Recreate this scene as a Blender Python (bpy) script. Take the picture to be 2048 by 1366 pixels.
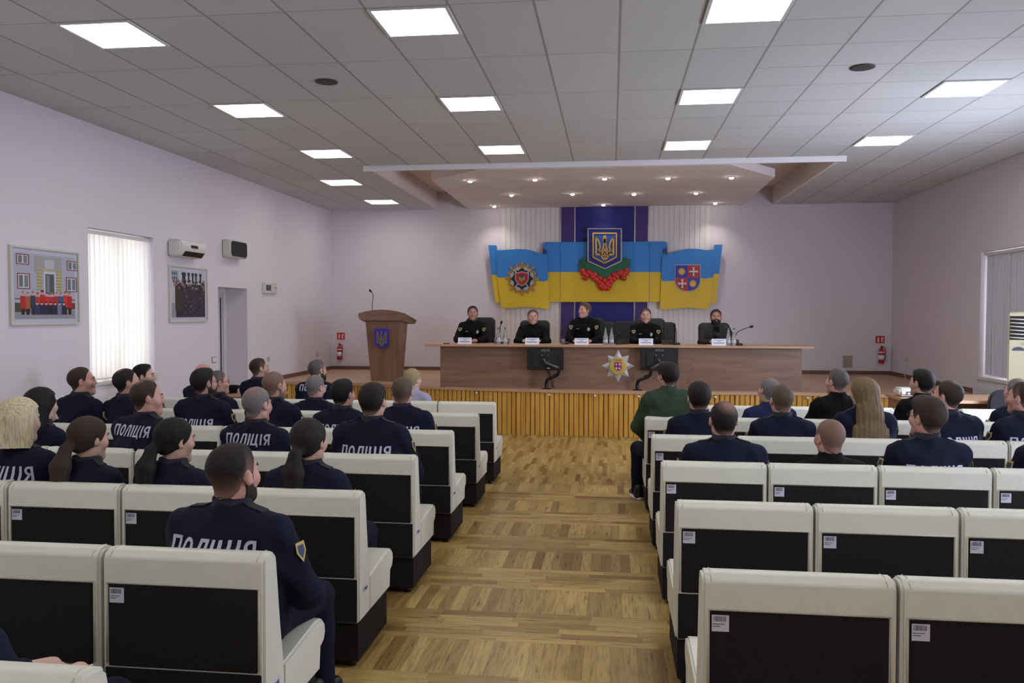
import bpy, bmesh, math, random
import numpy as np
from mathutils import Vector, Matrix
from mathutils.bvhtree import BVHTree
for _o in list(bpy.data.objects): bpy.data.objects.remove(_o)
SC = bpy.context.scene
COL = SC.collection
random.seed(4); rng = np.random.default_rng(7)
# ------------------------------------------------------------------ camera, light, exposure
F_PX = 1623.7; YAW = .12188; PITCH = -.03519; ROLL = .00125
ZC = 1.72                                   # floor level under the camera is z = 0
CAM = np.array([-.00268, -.02789, .01895 + ZC])
def _rot():
    cy, sy = math.cos(YAW), math.sin(YAW); r = np.array([cy, sy, 0]); f = np.array([-sy, cy, 0]); u = np.array([0, 0, 1.])
    cp, sp = math.cos(PITCH), math.sin(PITCH); f2 = f*cp+u*sp; u2 = u*cp-f*sp
    cr, sr = math.cos(ROLL), math.sin(ROLL); return np.array([r*cr+u2*sr, u2*cr-r*sr, f2])
RC = _rot()
cam = bpy.data.objects.new('camera', bpy.data.cameras.new('camera')); COL.objects.link(cam)
cam.data.sensor_width = 36; cam.data.lens = F_PX/2048*36; cam.data.clip_start = .05
cam.matrix_world = Matrix(((RC[0][0], RC[1][0], -RC[2][0], CAM[0]), (RC[0][1], RC[1][1], -RC[2][1], CAM[1]), (RC[0][2], RC[1][2], -RC[2][2], CAM[2]), (0, 0, 0, 1)))
SC.camera = cam
SC.view_settings.view_transform = 'Standard'; SC.view_settings.look = 'None'; SC.view_settings.gamma = 1
SC.view_settings.use_curve_mapping = False
SC.view_settings.exposure = -0.35
W = bpy.data.worlds.new('daylight'); SC.world = W; W.use_nodes = True
W.node_tree.nodes['Background'].inputs[0].default_value = (.93, .95, 1, 1)
W.node_tree.nodes['Background'].inputs[1].default_value = 6.0
PANEL_E = 17.0; SPOT_E = 60.0
def area(name, loc, rot, sx, sy, e, col):
    l = bpy.data.lights.new(name, 'AREA'); l.shape = 'RECTANGLE'; l.size = sx; l.size_y = sy; l.energy = e; l.color = col
    o = bpy.data.objects.new(name, l); COL.objects.link(o); o.location = loc; o.rotation_euler = rot; return o
# area lamps added as daylight from the right; only the first fronts a window
area('daylight_fill_right', (5.36, 8.25, 1.75), (0, math.radians(76), math.radians(-24)), 1.7, 1.2, 260, (.70, .78, 1))
area('daylight_fill_right', (5.36, 3.6, 1.75), (0, math.radians(84), 0), 1.7, 1.3, 165, (.70, .78, 1))
def at(u, v, X=None, Y=None, Z=None):
    """photo pixel -> point of the place on the plane X=, Y= or Z= (Z above the floor under the camera)"""
    d = np.array([(u-1024)/F_PX, -(v-683)/F_PX, 1]) @ RC
    t = (X-CAM[0])/d[0] if X is not None else (Y-CAM[1])/d[1] if Y is not None else (Z-CAM[2])/d[2]
    return CAM + t*d
def fz(y): return -.0145*y                  # the hall floor falls gently towards the stage
STAGE = .535; CEIL = 3.90; XL = -5.93; XR = 5.45; YB = 16.7; YF = -3.0
# ------------------------------------------------------------------ materials
def lin(c):
    c = c/255.; return c/12.92 if c <= .04045 else ((c+.055)/1.055)**2.4
def C(r, g, b): return (lin(r), lin(g), lin(b), 1)
MATS = {}
def mat(name, col, rough=.6, metal=0, noise=0, nscale=8, bump=0, bscale=60, emit=0, spec=.5, stretch=None, trans=0, coat=0):
    if name in MATS: return MATS[name]
    m = bpy.data.materials.new(name); m.use_nodes = True; n = m.node_tree.nodes; l = m.node_tree.links; b = n['Principled BSDF']
    b.inputs['Base Color'].default_value = col; b.inputs['Roughness'].default_value = rough; b.inputs['Metallic'].default_value = metal
    b.inputs['Specular IOR Level'].default_value = spec
    if coat: b.inputs['Coat Weight'].default_value = coat
    if trans: b.inputs['Transmission Weight'].default_value = trans
    if emit: b.inputs['Emission Color'].default_value = col; b.inputs['Emission Strength'].default_value = emit
    if noise or bump:
        tc = n.new('ShaderNodeTexCoord'); mp = n.new('ShaderNodeMapping'); l.new(tc.outputs['Object'], mp.inputs[0])
        if stretch: mp.inputs['Scale'].default_value = stretch
    if noise:
        t = n.new('ShaderNodeTexNoise'); t.inputs['Scale'].default_value = nscale; t.inputs['Detail'].default_value = 5; l.new(mp.outputs[0], t.inputs['Vector'])
        mx = n.new('ShaderNodeMix'); mx.data_type = 'RGBA'; mx.inputs[6].default_value = tuple(c*(1-noise) for c in col[:3])+(1,)
        mx.inputs[7].default_value = tuple(min(1, c*(1+noise)) for c in col[:3])+(1,)
        l.new(t.outputs[0], mx.inputs[0]); l.new(mx.outputs[2], b.inputs['Base Color'])
    if bump:
        t = n.new('ShaderNodeTexNoise'); t.inputs['Scale'].default_value = bscale; t.inputs['Detail'].default_value = 3; l.new(mp.outputs[0], t.inputs['Vector'])
        bp = n.new('ShaderNodeBump'); bp.inputs['Strength'].default_value = bump; bp.inputs['Distance'].default_value = .01
        l.new(t.outputs[0], bp.inputs['Height']); l.new(bp.outputs[0], b.inputs['Normal'])
    MATS[name] = m; return m
class NT:
    """tiny helper to write node maths"""
    def __init__(s, m): s.n = m.node_tree.nodes; s.l = m.node_tree.links
    def m(s, op, a, b=None, c=None):
        x = s.n.new('ShaderNodeMath'); x.operation = op
        for i, v in enumerate((a, b, c)):
            if v is None: continue
            if isinstance(v, (int, float)): x.inputs[i].default_value = v
            else: s.l.new(v, x.inputs[i])
        return x.outputs[0]
    def mixf(s, f, a, b):
        return s.m('ADD', s.m('MULTIPLY', b, f), s.m('MULTIPLY', a, s.m('SUBTRACT', 1.0, f)))
    def comb(s, x, y, z):
        c = s.n.new('ShaderNodeCombineXYZ')
        for i, v in enumerate((x, y, z)):
            if isinstance(v, (int, float)): c.inputs[i].default_value = v
            else: s.l.new(v, c.inputs[i])
        return c.outputs[0]
    def white(s, v):
        w = s.n.new('ShaderNodeTexWhiteNoise'); w.noise_dimensions = '3D'; s.l.new(v, w.inputs[0]); return w.outputs[0]
    def noise(s, v, sc, det=4):
        w = s.n.new('ShaderNodeTexNoise'); s.l.new(v, w.inputs['Vector']); w.inputs['Scale'].default_value = sc; w.inputs['Detail'].default_value = det; return w.outputs[0]
    def ramp(s, f, stops):
        r = s.n.new('ShaderNodeValToRGB'); s.l.new(f, r.inputs[0]); e = r.color_ramp.elements
        while len(e) < len(stops): e.new(.5)
        for k, (p, c) in enumerate(stops): e[k].position = p; e[k].color = c
        return r.outputs[0]
    def mul(s, a, b):
        x = s.n.new('ShaderNodeMix'); x.data_type = 'RGBA'; x.blend_type = 'MULTIPLY'; x.inputs[0].default_value = 1
        s.l.new(a, x.inputs[6]); s.l.new(b, x.inputs[7]); return x.outputs[2]
def parquet():
    m = bpy.data.materials.new('oak_parquet'); m.use_nodes = True; t = NT(m); b = t.n['Principled BSDF']
    g = t.n.new('ShaderNodeTexCoord'); sp = t.n.new('ShaderNodeSeparateXYZ'); t.l.new(g.outputs['Object'], sp.inputs[0])
    x, y = sp.outputs[0], sp.outputs[1]; B = .445; Y0 = -.12
    q = t.m('DIVIDE', t.m('SUBTRACT', y, Y0), B); band = t.m('FLOOR', q); odd = t.m('PINGPONG', band, 1.0)
    far = t.m('GREATER_THAN', y, 8.78); along = t.m('MAXIMUM', odd, far)      # 1: strips run towards the stage
    wA = t.mixf(far, .07, .05)
    ia = t.m('FLOOR', t.m('DIVIDE', x, wA)); fa = t.m('FRACT', t.m('DIVIDE', x, wA))
    offa = t.m('MULTIPLY', t.white(t.comb(ia, 5.0, 1.0)), far)
    qa = t.m('ADD', q, offa); ja = t.m('FLOOR', qa); ga = t.m('FRACT', qa)
    ib = t.m('FLOOR', t.m('DIVIDE', t.m('SUBTRACT', y, Y0), .0741)); fb = t.m('FRACT', t.m('DIVIDE', t.m('SUBTRACT', y, Y0), .0741))
    qb = t.m('ADD', t.m('DIVIDE', x, B), t.m('MULTIPLY', t.white(t.comb(ib, 2.0, 3.0)), 1.0)); jb = t.m('FLOOR', qb); gb = t.m('FRACT', qb)
    ci = t.mixf(along, ib, ia); cj = t.mixf(along, jb, ja); e1 = t.mixf(along, fb, fa); e2 = t.mixf(along, gb, ga)
    rnd = t.white(t.comb(ci, cj, along))
    grain = t.mixf(along, t.noise(t.comb(t.m('MULTIPLY', x, 3.5), t.m('MULTIPLY', y, 42.0), rnd), 1.6, 6), t.noise(t.comb(t.m('MULTIPLY', x, 42.0), t.m('MULTIPLY', y, 3.5), rnd), 1.6, 6))
    col = t.ramp(rnd, [(0, C(128, 96, 52)), (.15, C(158, 130, 76)), (.6, C(180, 152, 94)), (1, C(196, 168, 108))])
    gr = t.ramp(grain, [(.32, (.62, .56, .50, 1)), (.55, (1, 1, 1, 1)), (.75, (1.0, .96, .9, 1))])
    c2 = t.mul(col, gr)
    blot = t.ramp(t.noise(t.comb(x, y, 0.0), .9, 3), [(.3, (.80, .80, .80, 1)), (.65, (1, 1, 1, 1))]); c2 = t.mul(c2, blot)
    edge = t.m('MAXIMUM', t.m('GREATER_THAN', t.m('ABSOLUTE', t.m('SUBTRACT', e1, .5)), .482), t.m('GREATER_THAN', t.m('ABSOLUTE', t.m('SUBTRACT', e2, .5)), .496))
    eg = t.ramp(edge, [(0, (1, 1, 1, 1)), (1, (.62, .55, .48, 1))]); c2 = t.mul(c2, eg)
    t.l.new(c2, b.inputs['Base Color']); t.l.new(t.mixf(grain, .22, .40), b.inputs['Roughness'])
    b.inputs['Specular IOR Level'].default_value = .45
    return m
X0, Y0C, TX, TY = .0479, 5.6494, .6, .5925
def ceiling_mat():
    m = bpy.data.materials.new('mineral_ceiling_tiles'); m.use_nodes = True; t = NT(m); b = t.n['Principled BSDF']
    g = t.n.new('ShaderNodeTexCoord'); sp = t.n.new('ShaderNodeSeparateXYZ'); t.l.new(g.outputs['Object'], sp.inputs[0])
    qx = t.m('DIVIDE', t.m('SUBTRACT', sp.outputs[0], X0), TX); qy = t.m('DIVIDE', t.m('SUBTRACT', sp.outputs[1], Y0C), TY)
    right = t.m('GREATER_THAN', qx, 2.0); qy2 = t.m('DIVIDE', qy, t.mixf(right, 2.0, 1.0))
    ex = t.m('ABSOLUTE', t.m('SUBTRACT', t.m('FRACT', qx), .5)); ey = t.m('ABSOLUTE', t.m('SUBTRACT', t.m('FRACT', qy2), .5))
    lx = t.m('GREATER_THAN', ex, .484); ly = t.m('GREATER_THAN', ey, t.mixf(right, .4955, .491))
    line = t.m('MAXIMUM', lx, t.m('MULTIPLY', ly, .8))
    rnd = t.white(t.comb(t.m('FLOOR', qx), t.m('FLOOR', qy2), 1.0))
    base = t.ramp(rnd, [(0, (.60, .605, .61, 1)), (1, (.645, .65, .655, 1))])
    dk = t.ramp(line, [(0, (1, 1, 1, 1)), (1, (.58, .55, .54, 1))])
    spk = t.ramp(t.noise(g.outputs['Object'], 90, 2), [(.3, (.93, .93, .93, 1)), (.6, (1, 1, 1, 1))])
    t.l.new(t.mul(t.mul(base, dk), spk), b.inputs['Base Color']); b.inputs['Roughness'].default_value = .95; b.inputs['Specular IOR Level'].default_value = .1
    return m
def wood(name, c1, c2, axis=0, scale=5, rough=.45):
    if name in MATS: return MATS[name]
    m = bpy.data.materials.new(name); m.use_nodes = True; t = NT(m); b = t.n['Principled BSDF']
    g = t.n.new('ShaderNodeTexCoord'); mp = t.n.new('ShaderNodeMapping'); t.l.new(g.outputs['Object'], mp.inputs[0])
    s = [9, 9, 9]; s[axis] = .9; mp.inputs['Scale'].default_value = s
    t.l.new(t.ramp(t.noise(mp.outputs[0], scale*.35, 6), [(.3, c1), (.7, c2)]), b.inputs['Base Color']); b.inputs['Roughness'].default_value = rough
    MATS[name] = m; return m
def hairmat(name, c, grey=None, strand=(60, 60, 6), rough=.55):
    if name in MATS: return MATS[name]
    m = bpy.data.materials.new(name); m.use_nodes = True; t = NT(m); b = t.n['Principled BSDF']
    g = t.n.new('ShaderNodeTexCoord'); mp = t.n.new('ShaderNodeMapping'); t.l.new(g.outputs['Object'], mp.inputs[0]); mp.inputs['Scale'].default_value = strand
    nz = t.noise(mp.outputs[0], 4, 4); d = tuple(x*.7 for x in c[:3])+(1,); h = grey or tuple(min(1, x*1.25+.003) for x in c[:3])+(1,)
    at_ = t.n.new('ShaderNodeAttribute'); at_.attribute_name = 'hair_cover'; x = t.n.new('ShaderNodeMix'); x.data_type = 'RGBA'
    t.l.new(t.m('MULTIPLY', at_.outputs['Fac'], t.m('ADD', .75, t.m('MULTIPLY', nz, .5))), x.inputs[0]); x.inputs[6].default_value = C(140, 108, 98); t.l.new(t.ramp(nz, [(.35, d), (.5, c), (.7, h)]), x.inputs[7])
    t.l.new(x.outputs[2], b.inputs['Base Color']); b.inputs['Roughness'].default_value = .7; b.inputs['Specular IOR Level'].default_value = .25
    bp = t.n.new('ShaderNodeBump'); bp.inputs['Strength'].default_value = .5; bp.inputs['Distance'].default_value = .004; t.l.new(nz, bp.inputs['Height']); t.l.new(bp.outputs[0], b.inputs['Normal'])
    MATS[name] = m; return m
M_WALL = mat('lilac_pink_wall_paint', (.735, .68, .735, 1), .85, bump=.05, bscale=120, noise=.02, nscale=.7, spec=.2)
M_WHITE = mat('white_plastic', C(215, 213, 210), .4)
M_CREAMP = mat('cream_plastic', C(206, 203, 192), .45)
M_BLACK = mat('black_plastic', C(12, 12, 15), .45)
M_METAL = mat('brushed_metal', C(170, 170, 175), .3, 1)
M_CREAM = mat('cream_leatherette', C(210, 210, 200), .38, noise=.05, nscale=14, bump=.12, bscale=160)
M_PIPE = mat('cream_leatherette_seam', C(190, 184, 168), .5)
M_DARK = mat('dark_brown_fabric', C(27, 23, 26), .8, noise=.18, nscale=300, bump=.15, bscale=500, spec=.25)
M_LAM = wood('brown_laminate', C(112, 84, 69), C(134, 103, 85), 0)
M_LAMV = wood('brown_laminate_upright', C(120, 88, 70), C(146, 110, 88), 2)
M_LAMT = wood('light_brown_laminate', C(172, 134, 104), C(188, 150, 120), 0)
M_SLAT = wood('varnished_pine', C(176, 128, 48), C(206, 160, 76), 2, 4, .35)
M_DECK = wood('stage_laminate', C(178, 142, 112), C(196, 160, 130), 0, 5, .4)
M_BASEB = mat('brown_baseboard', C(110, 80, 60), .5)
M_GLASS = mat('clear_glass', (1, 1, 1, 1), .02, trans=1)
M_NAVY = mat('navy_uniform_cloth', C(15, 18, 40), .85, noise=.25, nscale=6, bump=.35, bscale=14, spec=.2)
M_NAVYD = mat('navy_uniform_trim', C(12, 14, 31), .8)
M_TROU = mat('navy_trouser_cloth', C(14, 17, 38), .85, bump=.35, bscale=12, spec=.2)
M_BLKC = mat('black_cloth', C(10, 10, 13), .9, bump=.3, bscale=14, spec=.2)
M_LETTER = mat('silver_print', C(178, 180, 205), .5)
M_SHOE = mat('black_shoe_leather', C(14, 14, 16), .35)
# ------------------------------------------------------------------ mesh helpers
def tag(o, label=None, cat=None, group=None, kind=None):
    if label: o['label'] = label
    if cat: o['category'] = cat
    if group: o['group'] = group
    if kind: o['kind'] = kind
    return o
def empty(name, loc, rz=0, rx=0):
    o = bpy.data.objects.new(name, None); COL.objects.link(o); o.location = loc; o.rotation_euler = (rx, 0, rz); o.empty_display_size = .1; return o
def link(name, me, parent=None, loc=None):
    o = bpy.data.objects.new(name, me); COL.objects.link(o)
    if parent is not None: o.parent = parent
    if loc is not None: o.location = loc
    return o
def copy_tree(o, parent=None):
    c = o.copy(); COL.objects.link(c); c.parent = parent
    for ch in o.children: copy_tree(ch, c)
    return c
class MB:
    def __init__(s): s.v = []; s.f = []; s.m = []; s.cur = 0; s.sm = []; s.smooth = False
    def mi(s, k): s.cur = k; return s
    def add(s, vs, fs):
        b = len(s.v); s.v += [tuple(map(float, q)) for q in vs]
        for f in fs: s.f.append(tuple(b+i for i in f)); s.m.append(s.cur); s.sm.append(s.smooth)
        return s
    def box(s, a, b, M=None):
        x0, y0, z0 = a; x1, y1, z1 = b
        vs = [(x0, y0, z0), (x1, y0, z0), (x1, y1, z0), (x0, y1, z0), (x0, y0, z1), (x1, y0, z1), (x1, y1, z1), (x0, y1, z1)]
        if M is not None: vs = [tuple(M @ Vector(v)) for v in vs]
        return s.add(vs, [(3, 2, 1, 0), (4, 5, 6, 7), (0, 1, 5, 4), (1, 2, 6, 5), (2, 3, 7, 6), (3, 0, 4, 7)])
    def prism(s, poly, f0, f1):
        """poly: 2-D outline; f0, f1 map an outline point to the two end points"""
        n = len(poly); vs = [f0(*p) for p in poly]+[f1(*p) for p in poly]
        return s.add(vs, [tuple(range(n-1, -1, -1)), tuple(range(n, 2*n))]+[(i, (i+1) % n, n+(i+1) % n, n+i) for i in range(n)])
    def prism_xz(s, poly, y0, y1):   # outline in x,z extruded along y
        return s.prism(poly, lambda a, b: (a, y1, b), lambda a, b: (a, y0, b))
    def prism_yz(s, poly, x0, x1):
        return s.prism(poly, lambda a, b: (x0, a, b), lambda a, b: (x1, a, b))
    def prism_xy(s, poly, z0, z1):
        return s.prism(poly, lambda a, b: (a, b, z0), lambda a, b: (a, b, z1))
    def tube(s, pts, r, n=8, flat=1.0, cap=True):
        pts = [Vector(p) for p in pts]; rs = r if isinstance(r, (list, tuple)) else [r]*len(pts); b0 = len(s.v); vs = []
        prev = None
        for i, p in enumerate(pts):
            d = (pts[min(i+1, len(pts)-1)]-pts[max(i-1, 0)]).normalized()
            if prev is None: a = d.cross(Vector((0, 0, 1)) if abs(d.z) < .9 else Vector((1, 0, 0))).normalized()
            else: a = (prev-d*prev.dot(d)).normalized()
            prev = a; c = d.cross(a)
            for k in range(n):
                t = 2*math.pi*k/n; vs.append(p+a*rs[i]*math.cos(t)+c*rs[i]*flat*math.sin(t))
        fs = [(i*n+k, i*n+(k+1) % n, (i+1)*n+(k+1) % n, (i+1)*n+k) for i in range(len(pts)-1) for k in range(n)]
        if cap: fs += [tuple(range(n-1, -1, -1)), tuple(range((len(pts)-1)*n, len(pts)*n))]
        sm = s.smooth; s.smooth = True; s.add(vs, fs); s.smooth = sm
        return s
    def lathe(s, prof, n=20, c=(0, 0, 0), sx=1, sy=1, ax='z', smooth=True):
        vs = []; k0 = len(prof)
        for r, z in prof:
            for k in range(n):
                t = 2*math.pi*k/n; p = (r*sx*math.cos(t), r*sy*math.sin(t), z)
                if ax == 'y': p = (p[0], -p[2], p[1])
                elif ax == 'x': p = (p[2], p[0], p[1])
                vs.append((c[0]+p[0], c[1]+p[1], c[2]+p[2]))
        fs = [(i*n+k, i*n+(k+1) % n, (i+1)*n+(k+1) % n, (i+1)*n+k) for i in range(k0-1) for k in range(n)]
        if prof[0][0] > 1e-6: fs.append(tuple(range(n-1, -1, -1)))
        if prof[-1][0] > 1e-6: fs.append(tuple(range((k0-1)*n, k0*n)))
        sm = s.smooth; s.smooth = smooth; s.add(vs, fs); s.smooth = sm
        return s
    def ball(s, c, r, n=12, m=8, R=None):
        rx, ry, rz = (r, r, r) if isinstance(r, (int, float)) else r; vs = []
        for i in range(m+1):
            a = math.pi*i/m
            for k in range(n):
                t = 2*math.pi*k/n; q = Vector((rx*math.sin(a)*math.cos(t), ry*math.sin(a)*math.sin(t), rz*math.cos(a)))
                if R is not None: q = R @ q
                vs.append((c[0]+q[0], c[1]+q[1], c[2]+q[2]))
        fs = [(i*n+k, (i+1)*n+k, (i+1)*n+(k+1) % n, i*n+(k+1) % n) for i in range(m) for k in range(n)]
        sm = s.smooth; s.smooth = True; s.add(vs, fs); s.smooth = sm
        return s
    def stroke(s, pts, w, y0, y1, closed=False):
        """polyline of width w in the x,z plane, extruded y0..y1"""
        n = len(pts); ws = w if isinstance(w, (list, tuple)) else [w]*n
        for i in range(n if closed else n-1):
            a, b = pts[i], pts[(i+1) % n]; dx, dz = b[0]-a[0], b[1]-a[1]; L = math.hypot(dx, dz) or 1; nx, nz = -dz/L, dx/L; wa, wb = ws[i]/2, ws[(i+1) % n]/2
            e = .3
            q = [(a[0]+nx*wa-dx/L*wa*e, a[1]+nz*wa-dz/L*wa*e), (a[0]-nx*wa-dx/L*wa*e, a[1]-nz*wa-dz/L*wa*e), (b[0]-nx*wb+dx/L*wb*e, b[1]-nz*wb+dz/L*wb*e), (b[0]+nx*wb+dx/L*wb*e, b[1]+nz*wb+dz/L*wb*e)]
            s.prism_xz(q, y0, y1)
        return s
    def build(s, name, mats, parent=None, loc=None, bevel=0, seg=2, fix=True):
        me = bpy.data.meshes.new(name); me.from_pydata(s.v, [], s.f); me.update()
        for m in (mats if isinstance(mats, (list, tuple)) else [mats]): me.materials.append(m)
        me.polygons.foreach_set('material_index', s.m); me.polygons.foreach_set('use_smooth', s.sm)
        bm = bmesh.new(); bm.from_mesh(me)
        if fix: bmesh.ops.remove_doubles(bm, verts=bm.verts, dist=1e-6); bmesh.ops.recalc_face_normals(bm, faces=bm.faces)
        if bevel:
            es = [e for e in bm.edges if len(e.link_faces) == 2 and e.calc_face_angle(0) > .5]
            bmesh.ops.bevel(bm, geom=es, offset=bevel, segments=seg, affect='EDGES', clamp_overlap=True)
            for f in bm.faces: f.smooth = True
        bm.to_mesh(me); bm.free(); me.update()
        if bevel:
            try: me.set_sharp_from_angle(angle=math.radians(50))
            except Exception: pass
        return link(name, me, parent, loc)
def text_mesh(s, size, bold=0, depth=0, align='CENTER'):
    cu = bpy.data.curves.new('txt', 'FONT'); cu.body = s; cu.size = size; cu.align_x = align; cu.align_y = 'CENTER'; cu.offset = bold; cu.extrude = depth; cu.resolution_u = 3
    o = bpy.data.objects.new('txt', cu); COL.objects.link(o); dg = bpy.context.evaluated_depsgraph_get()
    me = bpy.data.meshes.new_from_object(o.evaluated_get(dg)); bpy.data.objects.remove(o); bpy.data.curves.remove(cu); return me
def text_obj(name, s, size, m, parent, loc, rot=(math.pi/2, 0, 0), bold=0, depth=.0008, align='CENTER', sx=1):
    me = text_mesh(s, size, bold, depth, align); me.materials.clear(); me.materials.append(m)
    o = link(name, me, parent, loc); o.rotation_euler = rot; o.scale = (sx, 1, 1); return o
# ------------------------------------------------------------------ room shell
def wall_panels(name, axis, plane, thick, a0, a1, z0, z1, holes, m):
    """wall in the plane x=plane (axis x) or y=plane (axis y) with rectangular openings (a0,a1,z0,z1)"""
    b = MB(); A = sorted({a0, a1}|{h[0] for h in holes}|{h[1] for h in holes}); Z = sorted({z0, z1}|{h[2] for h in holes}|{h[3] for h in holes})
    for i in range(len(A)-1):
        for j in range(len(Z)-1):
            ca, cz = (A[i]+A[i+1])/2, (Z[j]+Z[j+1])/2
            if any(h[0] < ca < h[1] and h[2] < cz < h[3] for h in holes): continue
            if axis == 'x': b.box((min(plane, plane+thick), A[i], Z[j]), (max(plane, plane+thick), A[i+1], Z[j+1]))
            else: b.box((A[i], min(plane, plane+thick), Z[j]), (A[i+1], max(plane, plane+thick), Z[j+1]))
    return tag(b.build(name, m), kind='structure')
WIN = (8.60, 9.93, .93, 2.71); DOOR = (11.67, 12.66, -.6, 2.13); WINR = (11.5, 12.84, .80, 2.65)
fl = MB(); fl.add([(XL-.5, YF-.3, fz(YF-.3)), (XR+.5, YF-.3, fz(YF-.3)), (XR+.5, YB+.2, fz(YB+.2)), (XL-.5, YB+.2, fz(YB+.2)), (XL-.5, YF-.3, -.6), (XR+.5, YF-.3, -.6), (XR+.5, YB+.2, -.6), (XL-.5, YB+.2, -.6)],
    [(0, 1, 2, 3), (7, 6, 5, 4), (0, 4, 5, 1), (1, 5, 6, 2), (2, 6, 7, 3), (3, 7, 4, 0)])
tag(fl.build('floor', parquet()), kind='structure')
wall_panels('wall_left', 'x', XL, -.55, YF, YB, -.6, 4.6, [WIN, DOOR, (4.0, 5.3, .93, 2.71), (0, 1.3, .93, 2.71)], M_WALL)
wall_panels('wall_right', 'x', XR, .4, YF, YB, -.6, 4.6, [WINR, (7.6, 8.9, .8, 2.65)], M_WALL)
wall_panels('wall_back', 'y', YB, .3, XL-.4, XR+.4, -.6, 4.6, [], M_WALL)
wall_panels('wall_front', 'y', YF, -.3, XL-.4, XR+.4, -.6, 4.6, [], M_WALL)
# ceiling with the recess over the stage
RX0, RX1, RY0 = -3.62, 3.16, 11.72
b = MB(); t = .30
for x0, x1, y0, y1 in ((XL-.1, XR+.1, YF, RY0), (XL-.1, RX0, RY0, YB), (RX1, XR+.1, RY0, YB)): b.box((x0, y0, CEIL), (x1, y1, CEIL+.05))
tag(b.build('ceiling', ceiling_mat()), kind='structure')
M_RECW = mat('beige_recess_paint', (.82, .72, .67, 1), .9, spec=.2)
b = MB(); b.box((RX0-.06, RY0-.06, CEIL+.36), (RX1+.06, YB, CEIL+.42))
b.box((RX0-.04, RY0, CEIL-.002), (RX0+.006, YB-.002, CEIL+.359)); b.box((RX1-.006, RY0, CEIL-.002), (RX1+.04, YB-.002, CEIL+.359)); b.box((RX0+.006, RY0-.04, CEIL+.002), (RX1-.006, RY0+.006, CEIL+.359))
tag(b.build('ceiling_recess', M_RECW), kind='structure')
b = MB(); b.box((RX0-.03, RY0-.05, CEIL-.075), (RX1+.03, RY0-.015, CEIL+.0))
tag(b.build('trim_1', mat('white_trim_paint', (.8, .78, .8, 1), .6)), kind='structure')
# lowered plasterboard panel with chamfered corners
PB = [(-2.97, YB-.02), (-2.93, 13.02), (-2.07, 12.23), (1.70, 12.17), (2.56, 13.36), (2.60, YB-.02)]
b = MB(); b.prism_xy(PB, CEIL-.0, CEIL+.13)
hang = tag(b.build('suspended_ceiling_panel', mat('beige_plasterboard', (.80, .72, .70, 1), .9, spec=.2)), 'beige chamfered plasterboard panel hanging in the ceiling recess above the stage', 'ceiling panel')
b = MB()
for hx, hy in ((-2, 13.5), (2, 13.5), (-2, 16), (2, 16)): b.tube([(hx, hy, CEIL+.12), (hx, hy, CEIL+.37)], .02)
b.build('hanger', M_METAL, hang)
M_LED = mat('led_diffuser', (1, .98, .92, 1), .5, emit=PANEL_E)
names = {-7: 'left wall', -8: 'left wall', -3: 'left of the hall centre line', 1: 'right of the hall centre line', 5: 'right wall'}
def light_panel(i, j, label):
    x, y = X0+TX*i, Y0C+TY*j; r = empty('ceiling_light', (x+TX/2, y+TY/2, CEIL)); tag(r, label, 'ceiling light', 'square LED panels in the ceiling')
    b = MB(); a, c = TX/2-.006, TY/2-.006; e = .026
    for q in (((-a, -c), (a, -c+e)), ((-a, c-e), (a, c)), ((-a, -c+e), (-a+e, c-e)), ((a-e, -c+e), (a, c-e))): b.box((q[0][0], q[0][1], -.012), (q[1][0], q[1][1], -.001))
    b.build('frame', mat('white_panel_frame', (.7, .7, .72, 1), .5), r)
    b = MB(); b.box((-a+e, -c+e, -.008), (a-e, c-e, -.001)); b.build('diffuser', M_LED, r)
col = {-7: 'leftmost column', -3: 'second column from the left', 1: 'third column from the left', 5: 'rightmost column'}
row = {-12: 'far behind the photographer', -8: 'behind the photographer', -4: 'above the nearest bench rows', 0: 'nearest visible row', 4: 'second visible row', 8: 'third visible row'}
for j in (-12, -8, -4, 0, 4, 8):
    for i in (-7, -3, 1, 5): light_panel(i, j, 'glowing white square ceiling light, %s, %s' % (col[i], row[j]))
light_panel(-8, 12, 'glowing white square ceiling light between the recess and left wall, fourth from the near end')
light_panel(-8, 16, 'glowing white square ceiling light nearest the back wall on the left')
for u, v, lb in ((653, 163, 'dark round ceiling speaker left of the centre lights'), (1725, 134, 'dark round ceiling speaker near the right ceiling lights')):
    p = at(u, v, Z=CEIL); r = empty('ceiling_speaker', tuple(p)); tag(r, lb, 'speaker', 'round speakers in the ceiling')
    b = MB(); b.lathe([(.0, -.008), (.088, -.008), (.09, -.001)], 28); b.build('grille', mat('dark_mesh', C(40, 36, 38), .8), r)
    b = MB(); b.lathe([(.088, -.010), (.105, -.008), (.105, 0), (.088, 0)], 28); b.build('rim', mat('dark_rim', C(70, 64, 64), .6), r)
SP = [(940, 361), (1070, 358), (1209, 356), (1336, 355), (1463, 354), (1023, 389), (1145, 387), (1268, 387), (1392, 385), (991, 414), (1207, 411), (1427, 409)]
pl = ['first from the left in the front row', 'second from the left in the front row', 'middle of the front row', 'fourth from the left in the front row', 'last on the right in the front row', 'leftmost in the middle row', 'second from the left in the middle row', 'third from the left in the middle row', 'rightmost in the middle row', 'left one in the back row', 'middle one in the back row', 'right one in the back row']
M_BULB = mat('downlight_bulb', (1, .9, .74, 1), .5, emit=SPOT_E)
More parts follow.
